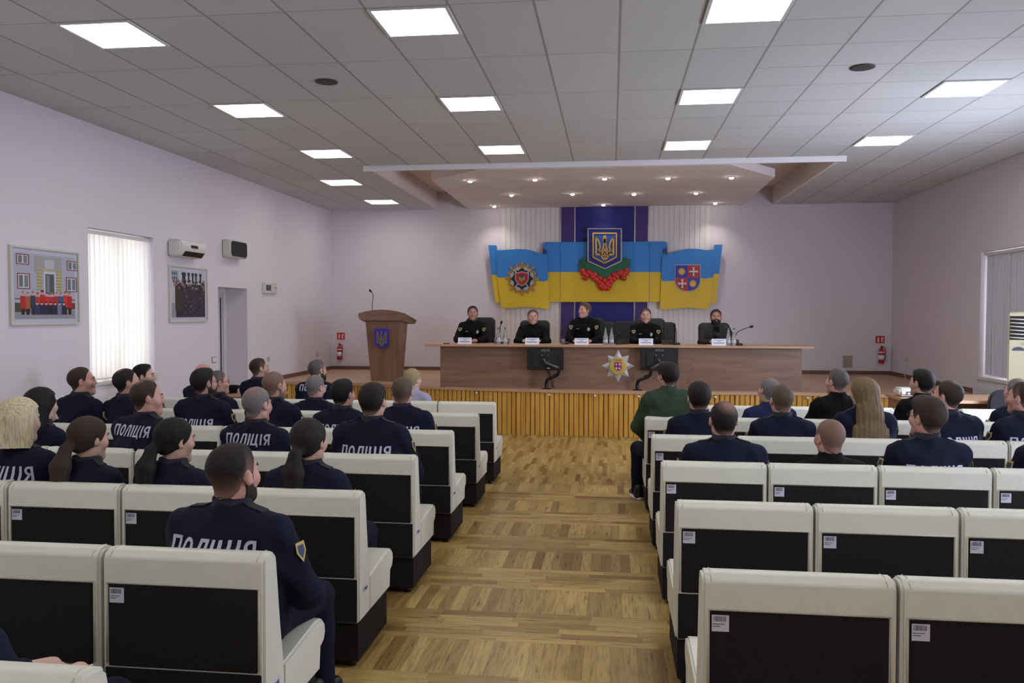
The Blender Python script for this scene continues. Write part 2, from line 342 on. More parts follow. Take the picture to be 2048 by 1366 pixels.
for (u, v), q in zip(SP, pl):
    p = at(u, v, Z=CEIL); r = empty('downlight', (p[0], min(p[1], 16.3), CEIL)); tag(r, 'glowing round downlight over the stage, '+q, 'downlight', 'downlights over the stage')
    b = MB(); b.lathe([(.036, -.012), (.052, -.010), (.054, -.0005), (.036, -.0005)], 20); b.build('rim', M_WHITE, r)
    b = MB(); b.lathe([(0, -.034), (.02, -.032), (.03, -.026), (.036, -.012), (.036, -.001)], 20); b.build('bulb', M_BULB, r)
    l = bpy.data.lights.new('downlight_beam', 'SPOT'); l.energy = 28; l.spot_size = math.radians(110); l.spot_blend = .8; l.color = (1, .90, .78); l.shadow_soft_size = .035; lo = bpy.data.objects.new('downlight_beam', l); COL.objects.link(lo); lo.parent = r; lo.location = (0, 0, -.045)
# baseboards on the stage
b = MB(); b.box((XL, YB-.02, STAGE), (XR, YB, STAGE+.07)); tag(b.build('baseboard_back', M_BASEB), kind='structure')
b = MB(); b.box((XL, 13.4, STAGE), (XL+.02, YB-.02, STAGE+.07)); tag(b.build('baseboard_left', M_BASEB), kind='structure')
b = MB(); b.box((XR-.02, 12.6, STAGE), (XR, YB-.02, STAGE+.07)); tag(b.build('baseboard_right', M_BASEB), kind='structure')
# ------------------------------------------------------------------ stage
def spline(pts, n):
    out = []
    for i in range(len(pts)-1):
        p0, p1, p2, p3 = pts[max(i-1, 0)], pts[i], pts[i+1], pts[min(i+2, len(pts)-1)]
        for k in range(n):
            t = k/n; out.append(tuple(.5*((2*p1[a])+(-p0[a]+p2[a])*t+(2*p0[a]-5*p1[a]+4*p2[a]-p3[a])*t*t+(-p0[a]+3*p1[a]-3*p2[a]+p3[a])*t**3) for a in range(len(p1))))
    return out+[tuple(pts[-1])]
EDGE = spline([(-5.926, 13.55), (-4.6, 13.52), (-3.1, 13.04), (-1.84, 12.78), (-.4, 12.63), (1.0, 12.62), (2.4, 12.74), (3.6, 12.62), (4.5, 12.55), (5.446, 12.55)], 8)
st = empty('stage', (0, 0, 0)); tag(st, 'low wooden stage with pine slat front and pale deck along the back wall', 'stage')
b = MB(); b.prism_xy(EDGE+[(5.447, YB-.003), (-5.927, YB-.003)], STAGE-.05, STAGE); b.build('deck', M_DECK, st)
b = MB()
for i in range(len(EDGE)-1):
    (xa, ya), (xb, yb) = EDGE[i], EDGE[i+1]; b.prism_xy([(xa, ya-.035), (xb, yb-.035), (xb, yb), (xa, ya)], STAGE-.045, STAGE+.004)
b.build('edge_trim', M_LAMT, st)
b = MB(); k = 0                               # upright half-round slats along the curve
L = [0]
for i in range(len(EDGE)-1): L.append(L[-1]+math.dist(EDGE[i], EDGE[i+1]))
def along(s):
    for i in range(len(EDGE)-1):
        if L[i+1] >= s:
            f = (s-L[i])/(L[i+1]-L[i]); return (EDGE[i][0]+(EDGE[i+1][0]-EDGE[i][0])*f, EDGE[i][1]+(EDGE[i+1][1]-EDGE[i][1])*f), (EDGE[i+1][0]-EDGE[i][0], EDGE[i+1][1]-EDGE[i][1])
    return EDGE[-1], (1, 0)
s = .03; n_s = 0
while s < L[-1]-.05:
    (x, y), (dx, dy) = along(s); q = math.hypot(dx, dy); dx, dy = dx/q, dy/q; w = .0345+.004*math.sin(n_s*1.7); z0 = fz(y)
    P = lambda a, o: (x+dx*a+dy*o, y+dy*a-dx*o)
    b.prism_xy([P(-w, -.02), P(w, -.02), P(w, .0), P(w*.7, .014), P(-w*.7, .014), P(-w, .0)], z0-.0, STAGE-.045); s += .077; n_s += 1
b.build('slat_cladding', M_SLAT, st)
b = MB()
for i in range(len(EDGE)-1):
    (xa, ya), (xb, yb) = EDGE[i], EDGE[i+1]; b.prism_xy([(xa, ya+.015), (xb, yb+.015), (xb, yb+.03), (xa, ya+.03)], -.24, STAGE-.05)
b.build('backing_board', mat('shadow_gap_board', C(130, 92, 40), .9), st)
for u in (949, 1098, 1190, 1277, 1431, 1617):
    X = at(u, 788, Y=12.6)[0]; y = min(EDGE, key=lambda e: abs(e[0]-X))[1]
    b = MB(); b.lathe([(0, 0), (.014, .002), (.018, .012), (.018, .03)], 14, ax='y', smooth=True); o = b.build('edge_lamp', M_WHITE, st, (X, y-.045, STAGE-.075)); o['label'] = 'small white round lamp under the stage edge'
# ------------------------------------------------------------------ windows, doors
def win(n, x, sgn, y0, y1, z0, z1, labelblind, grp, tilt, ns, mblind):
    b = MB(); a = x+sgn*.22; e = x+sgn*.28
    lo, hi = min(a, e), max(a, e); ym = (y0+y1)/2
    for q in (((lo, y0, z0), (hi, y1, z0+.06)), ((lo, y0, z1-.06), (hi, y1, z1)), ((lo, y0, z0+.06), (hi, y0+.06, z1-.06)), ((lo, y1-.06, z0+.06), (hi, y1, z1-.06)), ((lo, ym-.03, z0+.06), (hi, ym+.03, z1-.06))): b.box(*q)
    w = tag(b.build('window_%d' % n, M_WHITE), kind='structure')
    b = MB(); g = x+sgn*.25; b.box((g-.003, y0+.06, z0+.06), (g+.003, y1-.06, z1-.06)); b.build('pane', M_GLASS, w)
    b = MB(); s0, s1 = sorted((x-sgn*.04, x+sgn*.22)); b.box((s0, y0-.03, z0-.035), (s1, y1+.03, z0+.001)); b.build('sill', M_WHITE, w)
    if not labelblind: return
    r = empty('vertical_blind', (x+sgn*.07, ym, z1)); tag(r, labelblind, 'window blind')
    b = MB(); b.box((-.025, y0-ym+.01, -.06), (.025, y1-ym-.01, -.02)); b.build('rail', M_WHITE, r)
    dy = (y1-y0-.06)/ns
    for k in range(ns):
        yy = y0-ym+.03+dy*(k+.5); an = tilt+random.uniform(-.12, .12)*(1 if tilt > .1 else .15); w2 = .053
        c, s_ = math.cos(an)*w2, math.sin(an)*w2
        b = MB(); bot = z0-z1+.03
        vs = []
        for z in (-.06, bot):
            for q in range(5):
                f = q/4*2-1; bow = .006*(1-f*f); vs.append((s_*f+bow+(.004 if k % 2 and tilt < .1 else 0), yy+c*f, z))
        b.smooth = True; b.add(vs, [(q, q+1, q+6, q+5) for q in range(4)]); b.build('slat', mblind, r)
def trans_mat(name, col, tr, tc=None):
    m = bpy.data.materials.new(name); m.use_nodes = True; n = m.node_tree.nodes; l = m.node_tree.links; n.remove(n['Principled BSDF'])
    d = n.new('ShaderNodeBsdfDiffuse'); t = n.new('ShaderNodeBsdfTranslucent'); x = n.new('ShaderNodeMixShader'); d.inputs[0].default_value = col; t.inputs[0].default_value = tc or col; x.inputs[0].default_value = tr
    l.new(d.outputs[0], x.inputs[1]); l.new(t.outputs[0], x.inputs[2]); l.new(x.outputs[0], n['Material Output'].inputs[0]); return m
M_BL = trans_mat('white_blind_fabric', (.82, .80, .80, 1), .55, (.95, .93, .86, 1)); M_BR = trans_mat('shaded_blind_fabric', (.6, .59, .66, 1), .04)  # right blind: dimmer daylight is put into a greyer, nearly opaque fabric
win(1, XL, -1, *WIN[:2], *WIN[2:], 'closed white vertical blind glowing with daylight at the left wall window', None, .25, 14, M_BL)
win(2, XR, 1, *WINR[:2], *WINR[2:], 'closed grey-white vertical blind at the right wall window', None, .01, 14, M_BR)
win(3, XL, -1, 4.0, 5.3, .93, 2.71, None, None, 0, 0, None); win(4, XL, -1, 0, 1.3, .93, 2.71, None, None, 0, 0, None); win(5, XR, 1, 7.6, 8.9, .8, 2.65, None, None, 0, 0, None)
# door in its deep recess in the left wall
b = MB(); d0 = XL-.40
b.box((d0-.03, DOOR[0], -.18), (d0, DOOR[1], 2.13)); dr = tag(b.build('door_1', mat('white_door', C(205, 202, 210), .5)), kind='structure')
yq = lambda u: at(u, 640, X=d0)[1]
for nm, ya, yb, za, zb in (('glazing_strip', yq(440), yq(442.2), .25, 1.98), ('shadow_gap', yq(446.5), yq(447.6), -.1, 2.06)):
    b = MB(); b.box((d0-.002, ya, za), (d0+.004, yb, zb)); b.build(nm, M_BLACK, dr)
b = MB(); b.box((d0, DOOR[0], -.17), (d0+.03, DOOR[0]+.07, 2.13)); b.box((d0, DOOR[1]-.07, -.17), (d0+.03, DOOR[1], 2.13)); b.box((d0, DOOR[0]+.07, 2.06), (d0+.03, DOOR[1]-.07, 2.13)); b.build('door_frame', M_WHITE, dr)
# ------------------------------------------------------------------ back wall decoration (all in real relief, mapped on the wall)
def Wp(cx, cy, Y=16.62):
    p = at(960+cx/4.096, 400+cy/4.096, Y=Y); return (p[0], p[2])
def Wl(pts, Y=16.62): return [Wp(x, y, Y) for x, y in pts]
M_PVC = mat('white_ribbed_panel', (.78, .74, .74, 1), .6); M_BLUE = mat('deep_blue_cloth', C(24, 22, 118), .6); M_PUR = mat('purple_cloth', C(68, 48, 120), .6)
for lb, xa, xb in (('pale ribbed wall panel left of the blue backdrop', -2.28, -1.05), ('pale ribbed wall panel right of the blue backdrop', .73, 1.95)):
    b = MB(); n = 12; w = (xb-xa)/n
    for k in range(n): b.box((xa+k*w+.004, YB-.022, STAGE+.07), (xa+(k+1)*w-.004, YB-.001, CEIL-.0))
    b.box((xa, YB-.012, STAGE+.07), (xb, YB-.001, CEIL)); tag(b.build('ribbed_wall_panel', M_PVC), lb, 'wall panel')
bd = empty('backdrop', (0, YB-.001, STAGE)); tag(bd, 'deep blue backdrop with purple borders and silver strips behind the desk', 'backdrop')
xs = [-1.045, -.755, .457, .728]
for nm, a, c, m in (('purple_border', xs[0], xs[1], M_PUR), ('blue_panel', xs[1], xs[2], M_BLUE), ('purple_border', xs[2], xs[3], M_PUR)):
    b = MB(); b.box((a, -.04, .07), (c, -.0, CEIL-STAGE)); b.build(nm, m, bd)
for x in xs:
    b = MB(); b.box((x-.012, -.052, .07), (x+.012, -.0, CEIL-STAGE)); b.build('silver_strip', M_METAL, bd)
M_FB = mat('flag_blue', C(50, 134, 212), .5); M_FY = mat('flag_yellow', C(224, 188, 36), .5); M_FBD = mat('flag_fold_blue', C(28, 60, 132), .5); M_GOLD = mat('gold_paint', C(222, 178, 62), .45)
fg = empty('flag_relief', (0, 0, 0)); tag(fg, 'large blue and yellow flag-shaped relief with wavy wings on the back wall', 'wall relief')
Y1 = 16.58
def rel(name, polys, m, y0, y1, parent, loc=None):
    b = MB()
    for p in polys: b.prism_xz(Wl(p, y0), y0, y1)
    return b.build(name, m, parent)
b1 = rel('blue_band', [[(515, 362), (522, 350), (540, 345), (1500, 340), (1522, 342), (1533, 354), (1535, 400), (1535, 590), (515, 590)]], M_FB, Y1, Y1+.04, fg)
rel('yellow_band', [[(515, 590), (1535, 590), (1535, 835), (515, 835)]], M_FY, Y1, Y1+.04, fg)
rel('blue_wing', [[(137, 412), (200, 410), (300, 402), (370, 403), (430, 415), (500, 440), (548, 444), (556, 470), (556, 640), (550, 662), (520, 668), (460, 660), (400, 645), (320, 632), (240, 630), (180, 637), (150, 637), (138, 625)]], M_FB, Y1-.05, Y1-.01, fg)
rel('yellow_wing', [[(140, 628), (150, 637), (180, 637), (240, 630), (320, 632), (400, 645), (460, 660), (520, 668), (550, 662), (558, 650), (570, 880), (562, 892), (545, 893), (480, 885), (400, 878), (330, 876), (250, 885), (185, 886), (172, 876)]], M_FY, Y1-.05, Y1-.01, fg)
rel('blue_wing', [[(1492, 470), (1506, 450), (1535, 445), (1600, 420), (1700, 400), (1780, 400), (1850, 411), (1918, 405), (1918, 600), (1905, 635), (1850, 645), (1800, 640), (1700, 650), (1600, 660), (1520, 668), (1495, 662), (1485, 640)]], M_FB, Y1-.05, Y1-.01, fg)
rel('yellow_wing', [[(1485, 645), (1495, 662), (1520, 668), (1600, 660), (1700, 650), (1800, 640), (1850, 645), (1905, 635), (1912, 628), (1884, 870), (1872, 888), (1855, 891), (1800, 890), (1700, 880), (1560, 891), (1490, 897), (1475, 886)]], M_FY, Y1-.05, Y1-.01, fg)
rel('outer_fold', [[(68, 370), (130, 371), (138, 380), (142, 612), (95, 612)]], M_FB, Y1-.02, Y1+.02, fg)
rel('outer_fold', [[(1918, 380), (1926, 367), (1987, 365), (1958, 602), (1912, 604)]], M_FB, Y1-.02, Y1+.02, fg)
rel('outer_fold', [[(95, 614), (142, 614), (162, 840), (128, 840)]], M_FY, Y1-.02, Y1+.02, fg)
rel('outer_fold', [[(1912, 606), (1958, 604), (1935, 844), (1884, 844)]], M_FY, Y1-.02, Y1+.02, fg)
rel('inner_fold', [[(514, 380), (524, 398), (548, 412), (540, 444), (514, 444)]], M_FBD, Y1-.055, Y1-.05, fg)
rel('inner_fold', [[(1534, 380), (1524, 396), (1504, 404), (1506, 436), (1534, 446)]], M_FBD, Y1-.055, Y1-.05, fg)
rel('seam', [[(655, 345), (658, 345), (658, 835), (655, 835)]], M_FBD, Y1-.002, Y1, fg)
rel('seam', [[(1385, 341), (1388, 341), (1388, 835), (1385, 835)]], M_FBD, Y1-.002, Y1, fg)
# trident, drawn once as strokes in a unit frame: x -1..1, y 0 (top)..2.6 (bottom)
def trident(T, w, y0, y1):
    b = MB()
    def S(pts, ww=1.0):
        for sx in (1, -1): b.stroke([T(sx*x, y) for x, y in pts], w*ww if not isinstance(ww, list) else [w*q for q in ww], y0, y1)
    S([(.93, .22), (.93, 2.02)]); S([(.93, 2.0), (.42, 2.02)]); S([(.95, .2), (.72, .48), (.56, .86), (.5, 1.2), (.56, 1.45), (.72, 1.52)], .95)
    S([(.42, 2.02), (.45, 1.72), (.7, 1.52)], .8); S([(.0, .02), (.0, .5)], [.9, 1.6]); S([(.0, .4), (.1, .9), (.16, 1.25), (.3, 1.62), (.42, 1.85), (.3, 2.1), (.0, 2.15)], .85)
    S([(.1, .05), (.12, .45), (.05, .8)], .7); S([(.0, 1.35), (.12, 1.7), (.3, 1.95)], .7); S([(.42, 2.02), (.3, 2.3), (.0, 2.62)], .9); S([(.0, 1.9), (.0, 2.6)], .7)
    return b
sh = [(885, 235), (1158, 235), (1158, 500), (1022, 563), (885, 500)]
cs = empty('coat_of_arms', (0, 0, 0)); tag(cs, 'blue shield with golden trident above green leaves and red berries in the relief centre', 'coat of arms')
rel('shield', [sh], mat('shield_blue', C(26, 26, 112), .35), 16.47, 16.56, cs)
b = MB(); b.stroke(Wl(sh, 16.46), .022, 16.46, 16.48, True); b.build('silver_rim', M_METAL, cs)
rel('inner_field', [[(926, 272), (1118, 272), (1118, 468), (1022, 516), (926, 468)]], mat('field_blue', C(34, 78, 166), .4), 16.458, 16.47, cs)
b = MB(); b.stroke(Wl([(926, 272), (1118, 272), (1118, 468), (1022, 518), (926, 468)], 16.45), .021, 16.448, 16.46, True); b.build('gold_frame', M_GOLD, cs)
trident(lambda x, y: Wp(1022+x*76, 290+y*78, 16.44), .030, 16.44, 16.458).build('trident', M_GOLD, cs)
M_LEAF = mat('green_leaf_paint', C(20, 104, 72), .5); M_BERRY = mat('red_berry_paint', C(200, 42, 32), .35)
lf = []
for cx, cy, r, a in ((870, 500, 60, 200), (850, 540, 50, 190), (1180, 500, 60, -20), (1190, 540, 50, -10), (930, 560, 80, 230), (1110, 560, 80, -50), (980, 590, 80, 255), (1060, 590, 80, -75), (1022, 610, 70, 270), (900, 575, 60, 225), (1140, 575, 60, -45)):
    P = []; ar = math.radians(a)
    for k in range(16):
        th = 2*math.pi*k/16; q = r*(.62 if k % 2 else .95)*(1+.15*math.cos(th)); P.append((cx+q*math.cos(th+ar), cy-q*.62*math.sin(th+ar)))
    lf.append(P)
lf.append([(845, 548), (880, 560), (890, 580), (930, 575), (945, 605), (970, 600), (985, 632), (1005, 625), (1022, 668), (1040, 625), (1060, 632), (1075, 600), (1100, 605), (1115, 575), (1155, 580), (1165, 560), (1200, 548), (1150, 470), (895, 470)])
b = MB()
for k, p in enumerate(lf): b.prism_xz(Wl(p, 16.54-.003*k), 16.535-.003*k, 16.56)
b.build('leaves', M_LEAF, cs)
b = MB()
for cx, cy in [(840, 580), (870, 615), (905, 600), (865, 640), (890, 590), (925, 630), (950, 650), (940, 610), (975, 670), (985, 640), (1000, 690), (1022, 660), (1022, 715), (1045, 690), (1060, 640), (1070, 670), (1095, 650), (1100, 610), (1120, 630), (1155, 590), (1140, 600), (1180, 640), (1175, 615), (1205, 580), (1000, 720), (1045, 722), (985, 705), (1062, 702), (850, 600), (1195, 600)]:
    x, z = Wp(cx, cy, 16.5); b.ball((x, 16.505, z), (.056, .026, .056), 14, 8)
b.build('berries', M_BERRY, cs)
# police star badge on the left wing
sb = empty('star_badge', (0, 0, 0)); tag(sb, 'golden rayed star badge with red shield on the left wing of the relief', 'badge')
def star(T, n, r0, r1, y0, y1, ph=0.):
    P = []
    for k in range(2*n):
        th = math.pi*k/n+ph; r = r0 if k % 2 == 0 else r1; P.append(T(r*math.sin(th), r*math.cos(th)))
    return P
T = lambda x, y, Y=16.49: Wp(344+x, 645-y, Y)
b = MB()
for k in range(32):
    th = 2*math.pi*k/32; r = 135 if k % 4 == 0 else 122-10*(k % 2); a = .075
    b.prism_xz([T(60*math.sin(th-a*1.6), 60*math.cos(th-a*1.6)), T(60*math.sin(th+a*1.6), 60*math.cos(th+a*1.6)), T(r*math.sin(th+a*.95), r*math.cos(th+a*.95)), T((r+7)*math.sin(th), (r+7)*math.cos(th)), T(r*math.sin(th-a*.95), r*math.cos(th-a*.95))], 16.50+.004*(k % 2), 16.53)
b.build('rays', mat('old_gold', C(176, 136, 62), .4), sb)
b = MB(); b.prism_xz(star(T, 8, 104, 88, 0, 0, math.pi/8), 16.485, 16.50); b.build('silver_border', mat('silver_paint', C(178, 180, 190), .4), sb)
b = MB(); b.prism_xz(star(T, 8, 92, 72, 0, 0), 16.478, 16.485); b.build('black_field', M_BLACK, sb)
b = MB(); b.stroke([T(-70, 75), T(0, 0)], .03, 16.472, 16.478); b.stroke([T(70, 75), T(0, 0)], .03, 16.472, 16.478); b.stroke([T(-55, -70), T(0, 0)], .022, 16.472, 16.478); b.stroke([T(55, -70), T(0, 0)], .022, 16.472, 16.478); b.build('silver_cross', mat('silver_paint', C(178, 180, 190), .4), sb)
shp = lambda k: [T(-k, k*.8), T(0, k*1.05), T(k, k*.8), T(k*.95, -k*.2), T(k*.6, -k*.75), T(0, -k*1.1), T(-k*.6, -k*.75), T(-k*.95, -k*.2)]
b = MB(); b.prism_xz(shp(58), 16.466, 16.472); b.build('shield_border', mat('silver_paint', C(178, 180, 190), .4), sb)
b = MB(); b.prism_xz(shp(51), 16.460, 16.466); b.build('red_shield', mat('shield_red', C(188, 34, 34), .4), sb)
b = MB(); b.prism_xz(shp(30), 16.456, 16.460); b.build('blue_shield', mat('shield_blue', C(26, 26, 112), .35), sb)
trident(lambda x, y: T(x*22, 24-y*19), .012, 16.452, 16.456).build('trident', M_GOLD, sb)
# quartered shield on the right wing (also used, small, on the desk star)
M_QB = mat('heraldic_blue', C(40, 42, 160), .4); M_QR = mat('heraldic_red', C(176, 34, 40), .4)
def quartered(T, y, s, parent):
    """T maps (-1..1, -1..1) to the wall"""
    low = [(1, 0), (.98, -.35), (.85, -.65), (.6, -.88), (.3, -.98), (0, -1.02)]
    lowl = [(-x, z) for x, z in low]
    b = MB(); b.prism_xz([T(*(q[0]*1.06, q[1]*1.06)) for q in [(-1, 1), (1, 1)]+low+lowl[::-1][1:]], y, y+s); b.build('shield_border', mat('silver_paint', C(178, 180, 190), .4), parent)
    b = MB(); b.mi(0); b.prism_xz([T(-1, 1), T(0, 1), T(0, 0), T(-1, 0)], y-s, y); b.prism_xz([T(0, 0)]+[T(*q) for q in low], y-s, y)
    b.mi(1); b.prism_xz([T(0, 1), T(1, 1), T(1, 0), T(0, 0)], y-s, y); b.prism_xz([T(0, 0)]+[T(*q) for q in lowl], y-s, y)
    b.build('quarters', [M_QB, M_QR], parent)
    for cx, cz in ((-.5, .5), (.42, -.45)):
        b = MB(); P = []
        for k in range(32):
            th = math.pi*k/16; r = .34 if k % 2 == 0 else .2; P.append(T(cx+r*math.sin(th), cz+r*math.cos(th)))
        b.prism_xz(P, y-1.6*s, y-s); b.build('golden_sun', M_GOLD, parent)
    for cx, cz in ((.48, .5), (-.45, -.45)):
        b = MB()
        for q in range(4):
            c, s2 = math.cos(q*math.pi/2), math.sin(q*math.pi/2); R = lambda a, d: T(cx+a*c-d*s2, cz+a*s2+d*c)
            b.prism_xz([R(.06, -.05), R(.30, -.06), R(.34, -.13), R(.34, .13), R(.30, .06), R(.06, .05)], y-1.6*s, y-s)
        b.prism_xz([T(cx-.1, cz+.1), T(cx+.1, cz+.1), T(cx+.1, cz-.04), T(cx, cz-.14), T(cx-.1, cz-.04)], y-1.7*s, y-s); b.build('white_cross', M_WHITE, parent)
qs = empty('regional_shield', (0, 0, 0)); tag(qs, 'quartered red and blue shield with suns and crosses on the right wing of the relief', 'shield')
quartered(lambda x, z: Wp(1702+x*100, 638-z*104, 16.5), 16.51, .012, qs)
# ------------------------------------------------------------------ lectern
LY = 13.85
def P2(u, v, Y): p = at(u, v, Y=Y); return (p[0], p[2])
le = empty('lectern', (at(768, 766, Y=LY)[0], LY, STAGE)); tag(le, 'tall tapering brown lectern with a blue trident emblem, left of the desk', 'lectern')
lx = le.location.x; FS = .26
b = MB()      # tapering column
top = 1.06; vs = []
for z, w, y0, y1 in ((0, .235, 0, .42), (top, .315, -.06, .46)):
    vs += [(-w, y0, z), (w, y0, z), (w, y1, z), (-w, y1, z)]
b.add(vs, [(3, 2, 1, 0), (4, 5, 6, 7), (0, 1, 5, 4), (1, 2, 6, 5), (2, 3, 7, 6), (3, 0, 4, 7)]); b.build('column', M_LAMV, le, bevel=.004)
b = MB(); arc = [(-.41, 1.12), (-.41, 1.19), (-.3, 1.225), (-.15, 1.25), (0, 1.258), (.15, 1.25), (.3, 1.225), (.41, 1.19), (.41, 1.12), (.36, 1.07), (-.36, 1.07)]
b.prism_xz(arc, -.16, -.10); b.build('front_fascia', M_LAM, le, bevel=.004)
b = MB()      # sloping reading top widening towards the speaker
b.add([(-.40, -.11, 1.20), (.40, -.11, 1.20), (.46, .56, 1.07), (-.46, .56, 1.07), (-.36, -.11, 1.06), (.36, -.11, 1.06), (.42, .56, 1.0), (-.42, .56, 1.0)],
      [(0, 1, 2, 3), (7, 6, 5, 4), (0, 4, 5, 1), (1, 5, 6, 2), (2, 6, 7, 3), (3, 7, 4, 0)]); b.build('reading_top', M_LAM, le, bevel=.004)
em = MB(); em.prism_xz([(-.125, .93), (.125, .93), (.125, .655), (0, .58), (-.125, .655)], -.068, -.055)
eo = em.build('emblem_plate', mat('emblem_violet_blue', C(54, 42, 176), .4), le); eo.rotation_euler = (math.radians(3.2), 0, 0)
eo.location = (0, -.0, 0)
M_BR = mat('brass', C(150, 138, 110), .4, .6)
t_ = trident(lambda x, y: (x*.088, .90-y*.105), .02, -.078, -.067).build('trident', M_BR, eo)
for o in (eo,): o.location.y = -.02+math.sin(math.radians(3.2))*.93*0
def mic(loc, pts, label, parent=None, r=.006, base=True, name='gooseneck_microphone'):
    m = empty(name, loc); tag(m, label, 'microphone')
    if base:
        b = MB(); b.lathe([(0, 0), (.055, 0), (.06, .012), (.05, .035), (.0, .04)], 20, sx=1, sy=1.2); b.build('base', M_BLACK, m)
    b = MB(); b.tube(spline(pts, 6), r, 8); b.build('gooseneck', M_BLACK, m)
    p, q = Vector(pts[-1]), Vector(pts[-2]); d = (p-q).normalized()
    b = MB(); b.tube([p-d*.01, p, p+d*.02, p+d*.045, p+d*.052], [.008, .017, .02, .016, .006], 12); b.build('head', M_BLACK, m); return m
mic((at(746, 612, Y=LY)[0], LY-.06, STAGE+1.25), [(0, 0, -.02), (.005, 0, .1), (.02, 0, .22), (.015, 0, .28), (-.01, -.02, .32)], 'thin black gooseneck microphone rising from the lectern', base=False)
# ------------------------------------------------------------------ presidium desk
DY = 12.80; DZ = 1.235
dk = empty('conference_desk', (0, DY, STAGE)); tag(dk, 'long brown laminate conference desk with overhanging top on the stage', 'desk')
H_ = DZ-STAGE
b = MB(); b.box((-2.99, -.03, H_-.035), (3.06, .62, H_)); b.build('desktop', M_LAMT, dk, bevel=.004)
b = MB(); b.box((-2.76, .10, 0), (-.92, .13, H_-.035)); b.build('front_panel', M_LAM, dk)
b = MB(); b.box((-.92, .10, 0), (1.12, .13, H_-.035)); b.build('front_panel', M_LAM, dk)
b = MB(); b.box((1.12, .10, 0), (2.91, .13, H_-.035)); b.build('front_panel', M_LAM, dk)
z1 = H_-.035
b = MB(); cl = [(-1.10, z1), (-1.06, z1*.75), (-.99, z1*.45), (-.93, z1*.2), (-.90, 0)]; cr = [(1.13, 0), (1.16, z1*.2), (1.22, z1*.45), (1.29, z1*.75), (1.31, z1)]
b.prism_xz(cl+cr, .07, .10); b.build('raised_centre_panel', M_LAM, dk)
for x in (-2.76, 2.88, -.02):
    b = MB(); b.box((x, .13, 0), (x+.03, .60, H_-.035)); b.build('side_panel', M_LAMV, dk)
# star emblem on the desk front
ds = empty('desk_star', (at(1236, 732, Y=DY+.06)[0], DY+.07, at(1236, 732, Y=DY+.06)[2])); tag(ds, 'silver eight-pointed star badge with a quartered shield on the desk front', 'badge')
M_SIL = mat('star_silver', C(176, 178, 184), .35, .4); P = []
for k in range(16):
    th = math.pi*k/8; r = (.262 if k % 4 == 0 else .24) if k % 2 == 0 else .155; P.append((r*math.sin(th), r*math.cos(th)))
b = MB(); b.add([(0, -.035, 0)]+[(x, -.008, z) for x, z in P]+[(x, -.001, z) for x, z in P], [(0, 1+k, 1+(k+1) % 16) for k in range(16)]+[(1+k, 17+k, 17+(k+1) % 16, 1+(k+1) % 16) for k in range(16)]+[tuple(range(17, 33))]); b.build('star', M_SIL, ds)
b = MB(); b.lathe([(0, -.0), (.138, -.0), (.138, .040), (.130, .044), (0, .044)], 32, ax='y'); b.build('gold_ring', mat('gold_enamel', C(190, 160, 60), .4), ds)
b = MB(); b.tube([(.114*math.cos(2*math.pi*k/32), -.044, .114*math.sin(2*math.pi*k/32)) for k in range(33)], .0022, 6); b.build('inner_rim', M_SIL, ds)
hp = empty('tmp', (0, 0, 0)); bpy.data.objects.remove(hp)
quartered(lambda x, z: (x*.058, z*.068-.005), -.048, .003, ds)
text_obj('lettering', 'ГУНП', .045, mat('dark_red_print', C(120, 30, 30), .5), ds, (0, -.0455, .088), bold=.001)
def ring_text(name, s, r, size, a0, a1, y, parent, m):
    for k, ch in enumerate(s):
        if ch == ' ': continue
        th = math.radians(a0+(a1-a0)*k/(len(s)-1)); o = text_obj(name, ch, size, m, parent, (r*math.sin(th), y, r*math.cos(th)), rot=(math.pi/2, 0, 0)); o.rotation_euler = (math.pi/2, th, 0)
